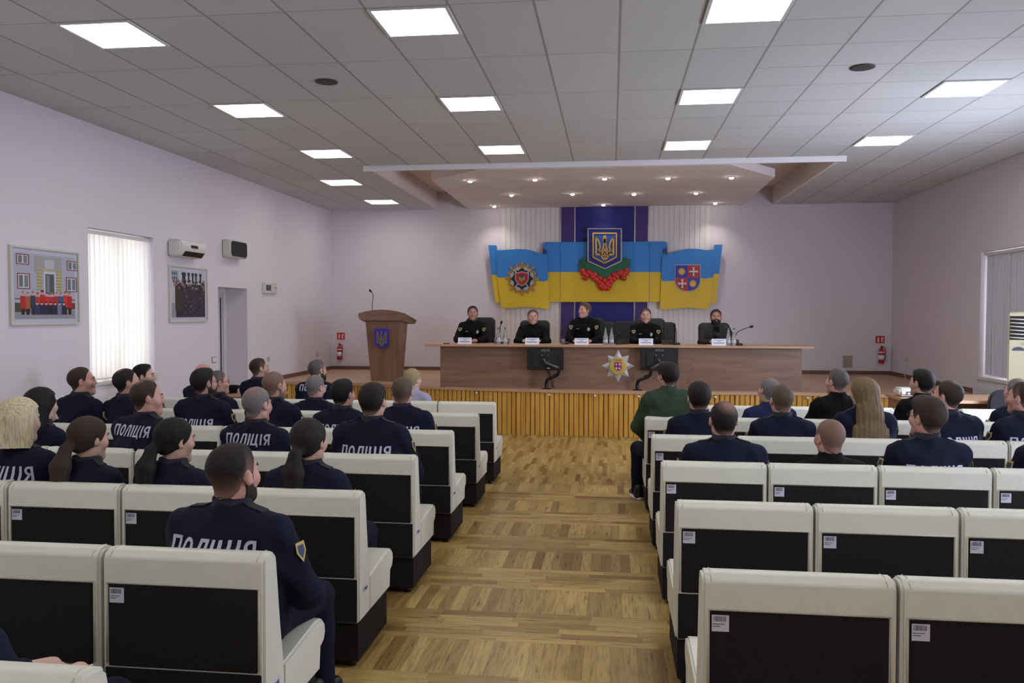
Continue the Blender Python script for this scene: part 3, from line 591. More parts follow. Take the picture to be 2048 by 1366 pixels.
# ------------------------------------------------------------------ monitors on bent arms
def monitor(u, lab, glyph, lean):
    c = at(u, 718, Y=12.70); ax, ay = at(u+(2 if u < 1200 else -44), 780, Y=12.72)[0], 12.74
    m = empty('monitor', (c[0], 12.70, c[2])); tag(m, lab, 'monitor')
    b = MB(); b.box((-.288, .0, -.175), (.288, .022, .175)); b.build('screen_housing', M_BLACK, m, bevel=.006)
    b = MB(); b.box((-.2, -.022, -.12), (.2, .001, .12)); b.build('back_cover', mat('black_cover', C(16, 16, 22), .5), m, bevel=.01)
    for x, z in ((-.05, .05), (.05, .05), (-.05, -.05), (.05, -.05)):
        b = MB(); b.lathe([(0, .022), (.006, .022), (.006, .026), (0, .027)], 10, ax='y'); b.build('screw', M_WHITE, m, (x, 0, z+.01))
    b = MB(); b.box((-.28, .0215, -.165), (.28, .0235, .167)); b.build('screen', mat('screen_glass', C(8, 8, 12), .15), m)
    if glyph: text_obj('maker_mark', glyph, .044, mat('grey_print', C(130, 130, 140), .4), m, (0, -.0232, .135), bold=.0006, sx=1.35)
    b = MB(); b.box((.03, -.0235, -.15), (.075, -.0205, -.135)); b.build('rating_label', M_WHITE, m)
    r = empty('arm', (ax-c[0], ay-12.70, STAGE-c[2])); r.parent = m
    dx = c[0]-ax; h = c[2]-STAGE
    b = MB(); b.box((-.07, -.04, 0), (.07, .05, .012)); b.build('base_plate', M_BLACK, r)
    k = lean
    b = MB(); b.tube(spline([(0, 0, .01), (0, 0, .10), (.03*k, -.04, .16), (.16*k, -.08, .22), (.20*k, -.11, .28), (.20*k, -.14, .37)], 5), .026, 10); b.build('lower_tube', M_BLACK, r)
    b = MB(); b.tube([(.12*k, -.05, .21), (.14*k, -.09, .225)], .03, 10); b.build('clamp_knob', M_BLACK, r)
    e = Vector((dx-.02*k, 12.70-ay-.045, h+.0))
    b = MB(); b.tube([(.20*k, -.15, .35), tuple(e+Vector((.04*k, -.03, -.06))), tuple(e)], [.024, .02, .02], 10); b.build('upper_tube', mat('grey_arm_paint', C(70, 70, 76), .35), r)
    b = MB(); b.box((e.x-.05, e.y-.0, e.z-.05), (e.x+.05, e.y+.022, e.z+.05)); b.build('mount_plate', M_BLACK, r)
monitor(1090.5, 'black monitor seen from behind, left of the star badge, below the desk edge', 'ASUS', 1)
monitor(1318.5, 'black monitor seen from behind, right of the star badge, below the desk edge', 'ASUS', 1)
# ------------------------------------------------------------------ desk items
def dp(u, v=None, Y=12.95): p = at(u, 690, Y=Y); return (p[0], Y, DZ)
M_CARD = mat('white_card', C(226, 226, 238), .5); M_INK = mat('grey_ink', C(110, 112, 130), .7)
for u, w, q in ((929, .11, 'left end'), (1064, .11, 'second place'), (1163, .11, 'middle place'), (1292, .11, 'fourth place'), (1438, .11, 'right end')):
    x, y, z = dp(u, Y=12.86); r = empty('name_card', (x, y, z)); tag(r, 'folded white name card on the desk, %s from the left' % q if 'end' not in q else 'folded white name card at the %s of the desk' % q, 'name card', 'name cards on the desk')
    b = MB(); b.add([(-w, 0, 0), (w, 0, 0), (w, .035, .105), (-w, .035, .105), (w, .075, 0), (-w, .075, 0)], [(0, 1, 2, 3), (3, 2, 4, 5)]); o = b.build('card', M_CARD, r)
    mo = o.modifiers.new('s', 'SOLIDIFY'); mo.thickness = .0012
    b = MB()
    for k, (ww, zz) in enumerate(((.085, .082), (.03, .062), (.09, .042), (.075, .03))):
        f = zz/.105*.035; b.add([(-ww*w/.11, f-.0016, zz), (ww*w/.11, f-.0016, zz), (ww*w/.11, f+.0012-.0016, zz+.007), (-ww*w/.11, f+.0012-.0016, zz+.007)], [(0, 1, 2, 3)])
    b.build('printed_lines', M_INK, r)
M_BOT = mat('water_bottle_glass', (.80, .84, .86, 1), .05, trans=.75, spec=.6); M_CAP = mat('green_cap', C(30, 120, 90), .4); M_WLAB = mat('clear_label', C(180, 186, 196), .3)
def bottle(u, Y, lab):
    x, y, z = dp(u, Y=Y); r = empty('water_bottle', (x, y, z)); tag(r, lab, 'bottle', 'water bottles on the desk')
    b = MB(); b.lathe([(0, 0), (.033, 0), (.038, .01), (.038, .10), (.034, .13), (.02, .19), (.014, .225), (.013, .25), (0, .25)], 16); b.build('body', M_BOT, r)
    b = MB(); b.lathe([(0, .248), (.016, .248), (.016, .272), (0, .274)], 14); b.build('cap', M_CAP, r)
    b = MB(); b.lathe([(.0386, .04), (.039, .042), (.039, .078), (.0386, .08)], 16); b.build('label_band', M_WLAB, r)
for u, lab in ((997, 'clear water bottle, left of the pair between first and second sitters'), (1010, 'clear water bottle, right of the pair between first and second sitters'), (1211, 'clear water bottle, left of the pair by the middle sitter'), (1223, 'clear water bottle, right of the pair by the middle sitter'), (1456.5, 'clear water bottle, left of the pair before the bearded man in a blazer'), (1467.5, 'clear water bottle, right of the pair before the bearded man in a blazer')): bottle(u, 12.93, lab)
M_TUM = mat('tumbler_glass', (.9, .92, .95, 1), .03, trans=.9)
for u, lab in ((992, 'small glass tumbler beside the left bottle pair'), (1016, 'small glass tumbler right of the left bottle pair'), (1126, 'small tumbler left of the middle sitter'), (1474, 'small tumbler beside the right bottle pair')):
    x, y, z = dp(u, Y=13.02); b = MB(); b.lathe([(0, 0), (.027, 0), (.034, .09), (.031, .09), (.025, .008), (0, .008)], 14); o = b.build('tumbler', M_TUM, None, (x, y, z)); tag(o, lab, 'glass', 'tumblers on the desk')
def mdesk(u, Y, pts, lab): x, y, z = dp(u, Y=Y); mic((x, y, z), pts, lab)
mdesk(999, 13.12, [(0, 0, .03), (0, 0, .12), (.01, 0, .26), (.03, -.02, .33)], 'black gooseneck microphone behind the left bottle pair')
mdesk(1131, 13.1, [(0, 0, .03), (-.01, 0, .10), (-.04, 0, .16), (-.05, -.03, .21)], 'short black gooseneck microphone left of the middle sitter')
mdesk(1238, 13.1, [(0, 0, .03), (0, 0, .06), (0, 0, .10), (0, -.02, .14)], 'low black desk microphone right of the middle bottle pair')
mdesk(1353, 13.1, [(0, 0, .03), (0, 0, .12), (-.01, 0, .24), (-.03, -.02, .30)], 'black gooseneck microphone between the fourth sitter and the blazer man')
mdesk(1478, 12.98, [(0, 0, .03), (-.05, 0, .12), (-.03, 0, .20), (.07, -.02, .26), (.16, -.04, .29)], 'long black gooseneck microphone bent right at the right end of the desk')
x, y, z = dp(893, Y=12.92); b = MB(); b.box((-.05, -.02, 0), (.05, .03, .014)); tag(b.build('remote_control', M_BLACK, None, (x, y, z), bevel=.003), 'small black remote lying at the left end of the desk', 'remote control')
for u, lab in ((1334, 'dark wooden desk organiser right of the fourth sitter'), (1247, 'dark wooden desk organiser left of the fourth sitter')):
    x, y, z = dp(u, Y=13.2); b = MB(); b.box((-.09, -.05, 0), (.09, .05, .03)); b.box((-.09, .02, .03), (.09, .05, .075)); tag(b.build('desk_organiser', mat('dark_wood', C(52, 38, 30), .5), None, (x, y, z), bevel=.004), lab, 'desk organiser')
for u, w, lab in ((1196, .15, 'open white papers before the middle sitter'), (1425, .1, 'small white paper sheet before the man in a blazer'), (1296, .1, 'white paper sheet under the hands of the fourth sitter')):
    x, y, z = dp(u, Y=13.12); b = MB(); b.box((-w, -.09, 0), (w, .09, .004)); tag(b.build('paper_sheet', M_CARD, None, (x, y, z)), lab, 'paper', 'papers on the desk')
# ------------------------------------------------------------------ office chairs behind the desk
M_LEA = mat('black_leather', C(17, 17, 20), .42, bump=.15, bscale=40)
def rrect(w, h, r, n=5, z0=0):
    P = []
    for cx, cz, a in ((w-r, z0+h-r, 0), (-w+r, z0+h-r, 90), (-w+r, z0+r, 180), (w-r, z0+r, 270)):
        for k in range(n+1): t = math.radians(a+90*k/n); P.append((cx+r*math.cos(t), cz+r*math.sin(t)))
    return P
def office_chair():
    r = empty('office_chair', (0, 0, 0))
    b = MB(); b.prism_xy([(x, y-.26) for x, y in rrect(.26, .52, .08)], .42, .52); b.build('seat', M_LEA, r, bevel=.025, seg=3)
    b = MB(); vs = []; b.prism_xz(rrect(.27, .70, .09, z0=.50), .25, .34)
    o = b.build('backrest', M_LEA, r, bevel=.03, seg=3); o.rotation_euler = (math.radians(-7), 0, 0)
    b = MB(); b.tube([(0, .30, .40), (0, .36, .52), (0, .38, .7)], .025, 8); b.build('back_bracket', M_BLACK, r)
    for sx in (-1, 1):
        b = MB(); b.tube(spline([(sx*.27, .18, .44), (sx*.30, .16, .58), (sx*.30, .05, .66), (sx*.30, -.14, .66), (sx*.28, -.18, .6)], 4), .02, 8, flat=1.4); b.build('armrest', M_BLACK, r)
    b = MB(); b.tube([(0, 0, .10), (0, 0, .42)], .03, 12); b.build('gas_column', M_METAL, r)
    b = MB()
    for k in range(5):
        t = math.radians(72*k+18); b.tube([(0, 0, .10), (.28*math.cos(t), .28*math.sin(t), .075)], [.03, .018], 8)
    b.build('star_base', M_BLACK, r)
    for k in range(5):
        t = math.radians(72*k+18); b = MB(); b.lathe([(0, -.02), (.03, -.02), (.03, .02), (0, .02)], 14, c=(.28*math.cos(t), .28*math.sin(t), .03), ax='x'); b.build('castor', M_BLACK, r)
    return r
oc = office_chair(); first = True
for u, Y, vt, lab in ((960, 14.10, 630, 'black leather office chair of the leftmost sitter at the desk'), (1069, 14.10, 636, 'black leather office chair of the second sitter from the left'), (1179, 14.10, 631, 'black leather office chair of the middle sitter'),
        (1300, 14.10, 632, 'black leather office chair of the fourth sitter'), (1429, 14.10, 641, 'black leather office chair of the bearded man in a blazer'),
        (1203, 14.75, 639, 'empty black chair standing behind the middle sitter'), (1256, 14.75, 638, 'empty black chair standing behind the fourth sitter, on the left'), (1322, 14.75, 640, 'empty black chair standing behind the fourth sitter, on the right')):
    o = oc if first else copy_tree(oc); first = False
    p = at(u, vt, Y=Y+.35); o.location = (p[0], Y, STAGE); o.scale = (1, 1, (p[2]-STAGE)/1.20); o['label'] = lab; o['category'] = 'office chair'; o['group'] = 'office chairs behind the desk'
# ------------------------------------------------------------------ things on the walls
def picture(u0, v0, u1, v1, lab, painter):
    a = at(u0, v0, X=XL); c = at(u1, v1, X=XL); y0, y1, zt, zb = a[1], c[1], a[2], c[2]; w, h = y1-y0, zt-zb
    r = empty('framed_photograph', (XL+.001, (y0+y1)/2, zb)); tag(r, lab, 'framed picture')
    b = MB(); f = .02
    for q in (((0, -w/2, 0), (.03, w/2, f)), ((0, -w/2, h-f), (.03, w/2, h)), ((0, -w/2, f), (.03, -w/2+f, h-f)), ((0, w/2-f, f), (.03, w/2, h-f))): b.box(*q)
    b.build('frame', M_CREAMP, r)
    b = MB(); b.box((.001, -w/2+f, f), (.012, w/2-f, h-f)); b.build('mount', mat('photo_mount', C(196, 196, 210), .5), r)
    painter(r, w, h)
ROUND = {(206, 170, 150), (206, 172, 150), (168, 132, 120), (150, 116, 104), (200, 40, 40), (190, 120, 60), (60, 50, 50)}
def quads(r, name, items, x=.0135):
    """flat printed patches: (cx, cz, w, h, colour) in picture units"""
    ms = []; b = MB()
    for k, (cy, cz, w, h, c) in enumerate(items):
        key = 'print_%02x%02x%02x' % c; m = mat(key, C(*c), .5)
        if m not in ms: ms.append(m)
        b.mi(ms.index(m)); n = 8 if c in ROUND else 4; e = x+.00004*k
        if n == 4: b.add([(e, cy-w/2, cz-h/2), (e, cy+w/2, cz-h/2), (e, cy+w/2, cz+h/2), (e, cy-w/2, cz+h/2)], [(0, 1, 2, 3)])
        else: b.add([(e, cy+w/2*math.cos(2*math.pi*q/10), cz+h/2*math.sin(2*math.pi*q/10)) for q in range(10)], [tuple(range(10))])
    return b.build(name, ms, r, fix=False)
def paint1(r, w, h):
    R = random.Random(3); I = []; m = .065; W_, H_ = w-2*m, h-2*m
    Q = lambda x, z, ww, hh, c: I.append(((x-.5)*W_, m+z*H_, ww*W_, hh*H_, c))
    Q(.5, .5, 1, 1, (176, 178, 196)); Q(.5, .12, 1, .25, (150, 150, 162)); Q(.12, .17, .24, .14, (70, 84, 60)); Q(.9, .2, .2, .10, (120, 60, 60)); Q(.5, .30, 1, .02, (140, 76, 80))
    for x, z in ((.13, .90), (.14, .57), (.96, .86), (.94, .55)):
        Q(x, z, .2, .24 if z < .8 else .16, (122, 60, 62)); Q(x, z, .165, .21 if z < .8 else .13, (214, 214, 222)); Q(x-.04, z, .06, .18 if z < .8 else .11, (110, 118, 122)); Q(x+.04, z, .06, .18 if z < .8 else .11, (120, 128, 130))
    Q(.54, .84, .46, .26, (168, 164, 164)); Q(.54, .76, .42, .025, (188, 178, 150)); Q(.56, .85, .16, .14, (190, 190, 200)); Q(.39, .6, .09, .34, (186, 176, 140)); Q(.72, .6, .09, .34, (186, 176, 140))
    for k in range(7): Q(.39, .45+.05*k, .10, .014, (150, 138, 104)); Q(.72, .45+.05*k, .10, .014, (150, 138, 104))
    Q(.56, .56, .20, .36, (206, 208, 218)); Q(.56, .54, .15, .32, (84, 90, 96)); Q(.53, .54, .05, .28, (130, 136, 140))
    cols = [(190, 40, 48), (170, 94, 44), (44, 60, 92), (190, 60, 60), (200, 36, 44), (210, 44, 50), (196, 40, 60), (180, 50, 60), (40, 96, 150), (210, 60, 60)]
    for k in range(11):
        x = .12+.078*k; z = .34+R.uniform(-.02, .02); c = cols[k % 10]; Q(x, .16, .05, .2, (60, 34, 40)); Q(x, z-.08, .075, .19, c); Q(x, z+.045, .042, .06, (206, 170, 150)); Q(x, z+.07, .045, .03, R.choice([(200, 40, 40), (70, 40, 40), (190, 120, 60)]))
    for k in range(7):
        x = .34+.075*k; Q(x, .14, .075, .15, R.choice([(40, 44, 70), (34, 34, 50), (120, 120, 150), (50, 60, 100)])); Q(x, .235, .04, .055, (206, 172, 150)); Q(x, .255, .042, .028, (60, 50, 50))
    quads(r, 'photo_print', I)
def paint2(r, w, h):
    R = random.Random(5); I = []; m = .065; W_, H_ = w-2*m, h-2*m
    Q = lambda x, z, ww, hh, c: I.append(((x-.5)*W_, m+z*H_, ww*W_, hh*H_, c))
    Q(.5, .5, 1, 1, (190, 194, 204)); Q(.1, .88, .2, .22, (160, 168, 182)); Q(.55, .36, .9, .72, (52, 46, 58)); Q(.06, .15, .12, .3, (150, 148, 156)); Q(.2, .4, .2, .5, (60, 56, 44))
    for k in range(6): Q(.04+.05*(k % 3), .93-.1*(k//3), .03, .06, (60, 70, 90))
    for x in (.33, .38, .5, .62, .72, .86): Q(x, .86, .05, .22, (40, 48, 70)); Q(x, .93, .08, .06, (40, 52, 80))
    for k in range(70): Q(R.uniform(.05, .98), R.uniform(.62, .80), .05, .05, R.choice([(168, 132, 120), (150, 116, 104), (60, 54, 60), (44, 42, 52), (120, 96, 90)]))
    for k in range(26): Q(R.uniform(.3, .95), R.uniform(.05, .6), .012, .03, (150, 150, 160))
    quads(r, 'photo_print', I)
picture(15, 489, 156, 648, 'large framed photo of a group in red jackets, on the left wall', paint1)
picture(335, 529, 413, 643, 'framed dark photo of a crowd under the air conditioner, left wall', paint2)
# air conditioner
a = at(334, 480, X=XL); c = at(412, 512, X=XL+.19); y0, y1 = a[1], c[1]; zt, zb = at(334, 478, X=XL)[2], at(335, 512, X=XL)[2]
ac = empty('air_conditioner', (XL+.001, (y0+y1)/2, (zt+zb)/2)); tag(ac, 'white wall-mounted split air conditioner above the dark framed photo', 'air conditioner'); w = (y1-y0)/2; h = (zt-zb)/2
b = MB(); b.prism([(0, -h), (0, h), (.17, h), (.20, h-.03), (.205, -h*.25), (.15, -h)], lambda p, q: (p, -w, q), lambda p, q: (p, w, q)); b.build('casing', M_WHITE, ac, bevel=.02, seg=3)
b = MB(); b.add([(.157, -w*.72, -h*.93), (.2065, -w*.72, -h*.36), (.2065, w*.78, -h*.36), (.157, w*.78, -h*.93)], [(0, 1, 2, 3)]); o = b.build('air_outlet', M_BLACK, ac); o.location.x = .004
b = MB(); b.box((.2, -.09, .01), (.2085, .09, .05)); b.build('display', M_BLACK, ac)
b = MB(); b.tube([(.18, -w*.7, -h*.62), (.18, w*.76, -h*.62)], .006, 6); b.build('vane', M_CREAMP, ac)
# wall loudspeaker
a = at(443, 480, X=XL); c = at(495, 512, X=XL+.14); a[2] = at(443, 496, X=XL)[2]+.0; c[2] = a[2]; r = empty('wall_speaker', (XL+.001, (a[1]+c[1])/2, (a[2]+c[2])/2)); tag(r, 'wide white loudspeaker with black grille high on the left wall', 'speaker'); w = (c[1]-a[1])/2; h = .135
b = MB(); b.box((0, -w, -h), (.14, w, h)); b.build('casing', M_CREAMP, r, bevel=.02, seg=3)
b = MB(); e = .035; b.prism([(-w+.03+e, -h+.02), (w-.03-e, -h+.02), (w-.03, -h+.02+e), (w-.03, h-.02-e), (w-.03-e, h-.02), (-w+.03+e, h-.02), (-w+.03, h-.02-e), (-w+.03, -h+.02+e)], lambda p, q: (.138, p, q), lambda p, q: (.148, p, q)); b.build('grille', mat('speaker_grille', C(34, 32, 38), .8, bump=.3, bscale=300), r)
def wallbox(name, u0, v0, u1, v1, d, m, lab, cat, extra=None, X=XL, sg=1, rad=.006):
    a = at(u0, v0, X=X); c = at(u1, v1, X=X); y0, y1 = sorted((a[1], c[1])); z0, z1 = sorted((a[2], c[2]))
    r = empty(name, (X+sg*.001, (y0+y1)/2, (z0+z1)/2)); tag(r, lab, cat); w, h = (y1-y0)/2, (z1-z0)/2
    b = MB(); b.box((min(0, sg*d), -w, -h), (max(0, sg*d), w, h)); b.build('casing', m, r, bevel=rad)
    if extra: extra(r, w, h, d)
    return r
wallbox('electric_panel', 524, 565, 537, 587, .05, M_WHITE, 'small white wall box with a dark window, beside the doorway', 'wall box', lambda r, w, h, d: MB().box((d-.001, -w*.6, -h*.5), (d+.004, w*.85, h*.6)).build('display', mat('dark_window', C(70, 72, 92), .4), r))
def th(r, w, h, d):
    MB().box((d-.001, -w*.1, -h*.1), (d+.006, w*.7, h*.2)).build('slider', mat('grey_plastic', C(160, 158, 150), .5), r)
wallbox('thermostat', 538.5, 566, 551, 587, .04, M_CREAMP, 'cream wall box right of the dark-windowed box', 'wall box', th)
wallbox('light_switch', 423, 714, 432, 725, .012, M_WHITE, 'white light switch left of the doorway', 'light switch', lambda r, w, h, d: MB().box((d-.001, -w*.5, -h*.6), (d+.005, w*.5, h*.6)).build('rocker', M_CARD, r))
def sock(r, w, h, d):
    b = MB(); b.lathe([(0, 0), (.02, 0), (.02, .003), (0, .003)], 14, ax='x', c=(d, 0, 0)); b.build('socket_face', mat('grey_plastic', C(160, 158, 150), .5), r)
wallbox('wall_socket', 535, 713, 539, 722, .012, M_WHITE, 'white wall socket on the left wall near the doorway', 'socket', sock)
wallbox('wall_socket', 632, 703, 637, 712, .012, M_WHITE, 'white wall socket on the left wall near the far corner', 'socket', sock)
wallbox('wall_socket', 1810, 713, 1815, 722, .012, M_WHITE, 'white wall socket on the right wall with a hanging lead', 'socket', None, X=XR, sg=-1)
p = at(1812, 724, X=XR); b = MB(); b.tube(spline([(p[0]-.012, p[1], p[2]), (p[0]-.03, p[1]+.02, p[2]-.15), (p[0]-.02, p[1]-.04, p[2]-.3), (p[0]-.05, p[1]-.1, STAGE+.01)], 5), .005, 6); tag(b.build('power_lead', M_CARD), 'thin white lead hanging from the right wall socket', 'cable')
# vent plate on the back wall
p = at(1695, 723, Y=YB); r = empty('wall_hatch', (p[0], YB-.001, p[2])); tag(r, 'square beige plate low on the back wall, right of the desk', 'wall plate'); b = MB(); b.box((-.09, -.012, -.12), (.09, 0, .12)); b.build('plate', mat('beige_plate', C(170, 160, 142), .6), r, bevel=.003)
b = MB(); b.box((-.075, -.015, -.105), (.075, -.011, .105)); b.build('cover', mat('beige_cover', C(164, 152, 136), .6), r)
# fire extinguishers and their signs
M_RED = mat('extinguisher_red', C(176, 22, 28), .35, coat=.3); M_SRED = mat('sign_red', C(196, 30, 34), .5)
for u, vs, ve, q in ((682, 672, 697, 'left of the lectern'), (1760, 679, 703, 'near the right corner')):
    p = at(u, vs, Y=YB); r = empty('fire_sign', (p[0], YB-.001, p[2])); tag(r, 'red and white fire extinguisher sign on the back wall, '+q, 'sign')
    b = MB(); b.box((-.085, -.008, -.072), (.085, 0, .072)); b.build('plate', M_SRED, r)
    b = MB(); b.box((-.05, -.0105, -.055), (-.02, -.0075, .03)); b.box((-.042, -.0105, .035), (-.028, -.0075, .05)); b.box((.02, -.0105, -.05), (.035, -.0075, .045)); b.box((.038, -.0105, -.05), (.055, -.0075, -.015)); b.box((.04, -.0105, .005), (.06, -.0075, .04)); b.build('pictogram', M_WHITE, r)
    p = at(u, ve+5, Y=YB); r = empty('fire_extinguisher', (p[0]+.0, YB-.085, p[2])); r.scale = (.82, 1, .88); tag(r, 'red fire extinguisher hanging on the back wall, '+q, 'fire extinguisher')
    b = MB(); b.lathe([(0, -.20), (.06, -.20), (.066, -.185), (.066, .06), (.055, .10), (.025, .125), (.02, .15), (0, .15)], 20); b.build('cylinder', M_RED, r)
    b = MB(); b.box((-.012, -.02, .15), (.012, .03, .175)); b.tube([(0, .02, .17), (0, -.06, .195)], .008, 6); b.tube([(0, .02, .16), (0, -.065, .165)], .007, 6); b.build('valve', mat('black_red_valve', C(60, 16, 18), .4), r)
    b = MB(); b.tube(spline([(.01, 0, .155), (.075, -.01, .14), (.085, -.02, .05), (.075, -.03, -.08), (.07, -.03, -.14)], 5), .009, 8); b.build('hose', mat('dark_red_hose', C(110, 18, 20), .5), r)
    b = MB(); b.lathe([(.0665, .03), (.067, .03), (.067, .055), (.0665, .055)], 20); b.lathe([(.0665, -.12), (.067, -.12), (.067, -.02), (.0665, -.02)], 20); o = b.build('paper_label', M_CARD, r)
    b = MB(); b.box((-.03, .06, -.05), (.03, .084, .12)); b.build('wall_bracket', M_METAL, r)
# floor-standing air conditioner at the right wall
p = at(2017, 640, Y=10.6); fx = p[0]; ftop = at(2030, 624, Y=10.6)[2]
r = empty('floor_air_conditioner', (fx+.27*math.cos(.5), 10.6-.27*math.sin(.5), fz(10.6)), -.5); tag(r, 'tall cream floor-standing air conditioner with black louvres at the right edge', 'air conditioner'); hh = ftop-fz(10.6)
b = MB(); b.box((-.27, 0, 0), (.27, .34, hh)); b.build('cabinet', mat('aged_cream_plastic', C(178, 172, 142), .5), r, bevel=.015, seg=3)
b = MB(); b.box((-.255, -.004, hh-.34), (.255, .004, hh-.05)); b.build('outlet_recess', M_BLACK, r)
for k in range(6):
    z = hh-.085-.045*k; b = MB(); b.tube([(-.25, -.006, z), (-.12, -.012, z-.008), (0, -.012, z-.004), (.12, -.012, z-.010), (.25, -.006, z)], .008, 6); b.build('louvre', M_CREAMP, r)
b = MB(); b.prism_xz([(-.06+.06*math.cos(t)*1.1, hh-.47+.045*math.sin(t)) for t in [math.pi*k/10 for k in range(11)]][::1], -.006, .0); b.build('control_window', mat('dark_window', C(70, 72, 92), .4), r).location.x = -.10
b = MB(); b.prism_xz([(-.10, hh-.66), (.22, hh-.66), (.22, hh-.50), (.05, hh-.50), (-.06, hh-.55)], -.008, 0); b.build('orange_panel', mat('orange_beige_plastic', C(206, 160, 118), .5), r).location.x = .03
text_obj('small_mark', 'CS', .03, mat('brown_print', C(120, 80, 60)), r, (-.12, -.002, hh-.39))
# radiator below the right window
r = empty('radiator', (XR-.02, 12.2, .12)); tag(r, 'white ribbed radiator under the right wall window', 'radiator'); b = MB()
for k in range(14): b.box((-.10, -.55+k*.08, 0), (-.01, -.55+k*.08+.066, .52))
b.build('ribs', mat('white_enamel', C(205, 205, 215), .35), r, bevel=.008)
b = MB(); b.tube([(-.055, -.56, .47), (-.055, .60, .47)], .014, 8); b.tube([(-.055, -.56, .05), (-.055, .60, .05)], .014, 8); b.build('pipes', M_WHITE, r)
# projector table and projector, side table at the left
def table(name, x0, x1, y0, y1, zt, lab, rz=0):
    zf = fz((y0+y1)/2); r = empty(name, ((x0+x1)/2, (y0+y1)/2, zf), rz); tag(r, lab, 'table'); w, d, h = (x1-x0)/2, (y1-y0)/2, zt-zf
    b = MB(); b.box((-w, -d, h-.035), (w, d, h)); b.build('tabletop', M_LAMT, r, bevel=.003)
    b = MB(); b.box((-w+.05, d-.04, .05), (w-.05, d-.02, h-.035)); b.build('modesty_panel', M_LAM, r)
    for sx in (-1, 1):
        b = MB(); b.box((sx*(w-.04)-.012, -d+.03, 0), (sx*(w-.04)+.012, d-.03, h-.035)); b.build('side_panel', M_LAMV, r)
TZ = at(1880, 795, Y=10.3)[2]
pt = table('side_table', 3.45, 4.75, 9.95, 10.75, TZ, 'light brown table with the projector in front of the stage on the right')
p = at(1812, 778, Y=10.45); r = empty('projector', (p[0]+.04, 10.40, TZ)); tag(r, 'white projector with rear sockets standing on the right side table', 'projector')
b = MB(); b.box((-.17, -.13, .012), (.17, .13, .105)); b.build('casing', M_WHITE, r, bevel=.025, seg=3)
b = MB(); b.box((-.10, -.134, .03), (.12, -.128, .07)); b.build('socket_panel', mat('dark_window', C(70, 72, 92), .4), r)
for k in range(4): b = MB(); b.box((-.08+.05*k, -.136, .035), (-.055+.05*k, -.132, .055)); b.build('socket', M_WHITE, r)
b = MB(); b.lathe([(0, .0), (.04, .0), (.045, .03), (.0, .032)], 18, ax='y', c=(.08, .165, .06)); b.build('lens', M_BLACK, r)
for sx in (-1, 1): b = MB(); b.lathe([(0, 0), (.012, 0), (.012, .015), (0, .015)], 10, c=(sx*.12, -.08, 0)); b.build('foot', M_BLACK, r)
lt = table('side_table', -5.80, -4.75, 10.9, 11.5, at(480, 784, Y=11.3)[2], 'light brown side table in front of the doorway on the left')
# visitor chair by the right side table
p = at(1992, 778, Y=9.9); r = empty('visitor_chair', (p[0]+.12, 10.0, fz(10))); tag(r, 'dark fabric chair with rounded back beside the cream air conditioner', 'chair'); hc = p[2]-fz(10)
b = MB(); b.prism_xz(rrect(.24, .36, .14, z0=hc-.36), -.20, -.15); b.build('backrest', mat('dark_chair_fabric', C(22, 19, 24), .95), r, bevel=.02, seg=3)
b = MB(); b.prism_xy([(x, y-.22) for x, y in rrect(.24, .44, .08)], .43, .48); b.build('seat', mat('dark_chair_fabric', C(22, 19, 24), .95), r, bevel=.02, seg=3)
for sx in (-1, 1):
    for yy in (-.2, .2): b = MB(); b.tube([(sx*.2, yy, 0), (sx*.2, yy, .44)], .012, 8); b.build('leg', M_BLACK, r)
    b = MB(); b.tube([(sx*.2, -.2, .44), (sx*.18, -.19, hc-.2)], .012, 8); b.build('back_post', M_BLACK, r)
# dark police cap on the left side table
p = at(459, 768, Y=11.1); r = empty('peaked_cap', (p[0]-.0, 11.15, at(480, 784, Y=11.3)[2])); tag(r, 'black peaked cap lying on the left side table', 'cap')
b = MB(); b.lathe([(0, 0), (.085, 0), (.09, .05), (.125, .09), (.11, .11), (0, .12)], 20); b.build('crown', M_BLKC, r)
b = MB(); b.prism_xy([(.06*math.cos(t)*1.3, -.075-.05*math.sin(t)) for t in [math.pi*k/8 for k in range(9)]], .005, .012); b.build('peak', M_SHOE, r)
